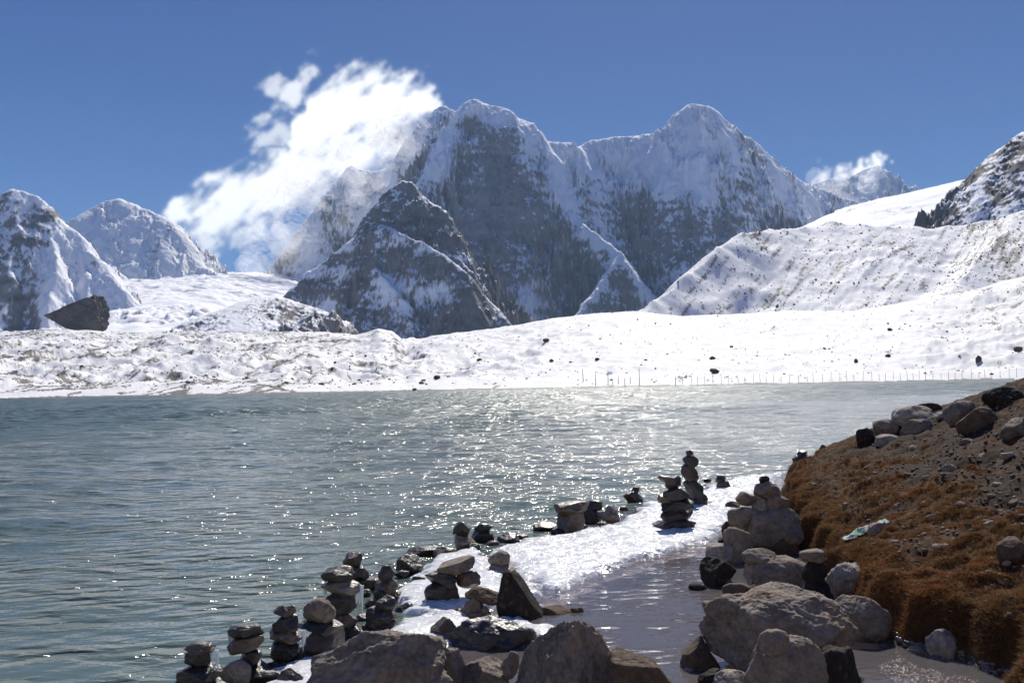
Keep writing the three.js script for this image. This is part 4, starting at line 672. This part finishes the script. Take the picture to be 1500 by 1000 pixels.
for (const [px, y0, y1, label, flag] of [
  [854.6, 540, 559, 'thin leaning prayer flag pole set apart from the others'], [872.8, 548, 566, 'short prayer flag pole between the leaning pole and the flag bearing pole'],
  [891, 543, 562, 'prayer flag pole with a pale blue flag on the far shore', true], [898, 558, 567, 'stubby pole close to the flag bearing pole'], [906, 551, 562, 'thin pole behind the stubby pole'],
  [915.6, 554, 566, 'thick short pole between the stubby pole and the tall mast'], [923.5, 552, 562, 'faint thin pole just before the tall mast'], [937, 537, 567, 'tallest bare flag mast on the far shore'], [990, 552, 565, 'single pole at the start of the fence'],
]) {
  const b = landHit(px, y1), k = -b.z / F, h = (y1 - y0) * k, g = new THREE.Group(); g.name = numbered('flag_pole'); g.position.copy(b); scene.add(g); tag(g, label, 'pole');
  const c = new THREE.CylinderGeometry(0.07, 0.11, h + 0.2, 7); c.translate(0, h / 2 - 0.1, 0); mesh('pole', c, woodMat, g).rotation.z = px < 860 ? 0.06 : 0;
  if (flag) { const s = new THREE.PlaneGeometry(1.3, 1.1, 10, 6), p = s.attributes.position; for (let i = 0; i < p.count; i++) p.setZ(i, 0.16 * Math.sin(p.getX(i) * 4 + p.getY(i))); s.computeVertexNormals(); const m = mesh('flag', s, new THREE.MeshPhysicalMaterial({ color: new THREE.Color(0.42, 0.5, 0.68), roughness: 1, transmission: 0.4, thickness: 0, side: THREE.DoubleSide }), g); m.position.set(0.7, h - 0.8, 0); }
}
{ // rock tor beside the glacier
  const s = at(108, 484, 1500), k = 1500 / F, m = mesh('rock_tor', stoneGeo([92 * k, 58 * k, 60 * k], { seed: 41, detail: 30, tone: 'slate', cuts: 6, square: 3.5, planes: [[-0.5, 0.86, 0.1, 0.38], [1, 0.1, 0, 0.82]], fine: 0.06, lichen: 0 }), stoneMats.rough);
  m.position.set(s.x, at(108, 462, 1500).y, -1500); tag(m, 'sharp edged dark rock tor standing at the foot of the glacier', 'rock');
}
// ------------------------------------------------------------------ clouds: many thin drops of mist scattered through a density field
function mist(label, depth, thick, blobs, count, size, seedN) {
  const B = blobs.map(([px, py, r]) => { const p = at(px, py, depth); return [p.x, p.y, r * depth / F]; }), R = rng(seedN), list = [], N = () => R() + R() + R() - 1.5;
  for (let i = 0; i < count; i++) {
    const b = B[Math.floor(R() * B.length)], x = b[0] + (R() * 2 - 1) * b[2] * 1.05, y = b[1] + (R() * 2 - 1) * b[2] * 1.05, z = -depth + N() * thick, s = size * (0.45 + R());
    list.push([M4(x, y, z, Q((R() - 0.5) * 0.6, R() * 6.28, 0.65 + (R() - 0.5) * 0.7), s * (1.1 + 0.9 * R()), s * (0.55 + 0.3 * R()), s)]);
  }
  const shells = [1].map((r, k) => { const g = new THREE.IcosahedronGeometry(r, 4), p = g.attributes.position, v = new THREE.Vector3(); for (let i = 0; i < p.count; i++) { v.fromBufferAttribute(p, i); v.multiplyScalar(1 + 0.28 * fbm3(v.x * 1.4 + k * 3, v.y * 1.4, v.z * 1.4, 3)); p.setXYZ(i, v.x, v.y, v.z); } g.computeVertexNormals(); return g; });
  return scatter('cloud', label, 'cloud', mergeGeometries(shells), cloudMat, list);
}
const cloudMat = new THREE.MeshPhysicalMaterial({ color: new THREE.Color(0.985, 0.985, 0.985), roughness: 1, transmission: 0.96, thickness: 0, transparent: true, opacity: 0.075, specularIntensity: 0 });
mist('bright white cloud plume streaming off the mountain flank', 4780, 60, [[600, 180, 30], [570, 205, 40], [535, 228, 42], [500, 250, 42], [465, 285, 42], [430, 320, 42], [405, 355, 36], [385, 380, 24]], 130, 46, 17);
mist('small white snow plume blowing off the distant right peak', 7700, 90, [[1215, 272, 18], [1245, 266, 16], [1275, 256, 14], [1225, 292, 26], [1190, 300, 24]], 24, 60, 19);
renderer.setSize(1024, 682);
renderer.render(scene, camera);
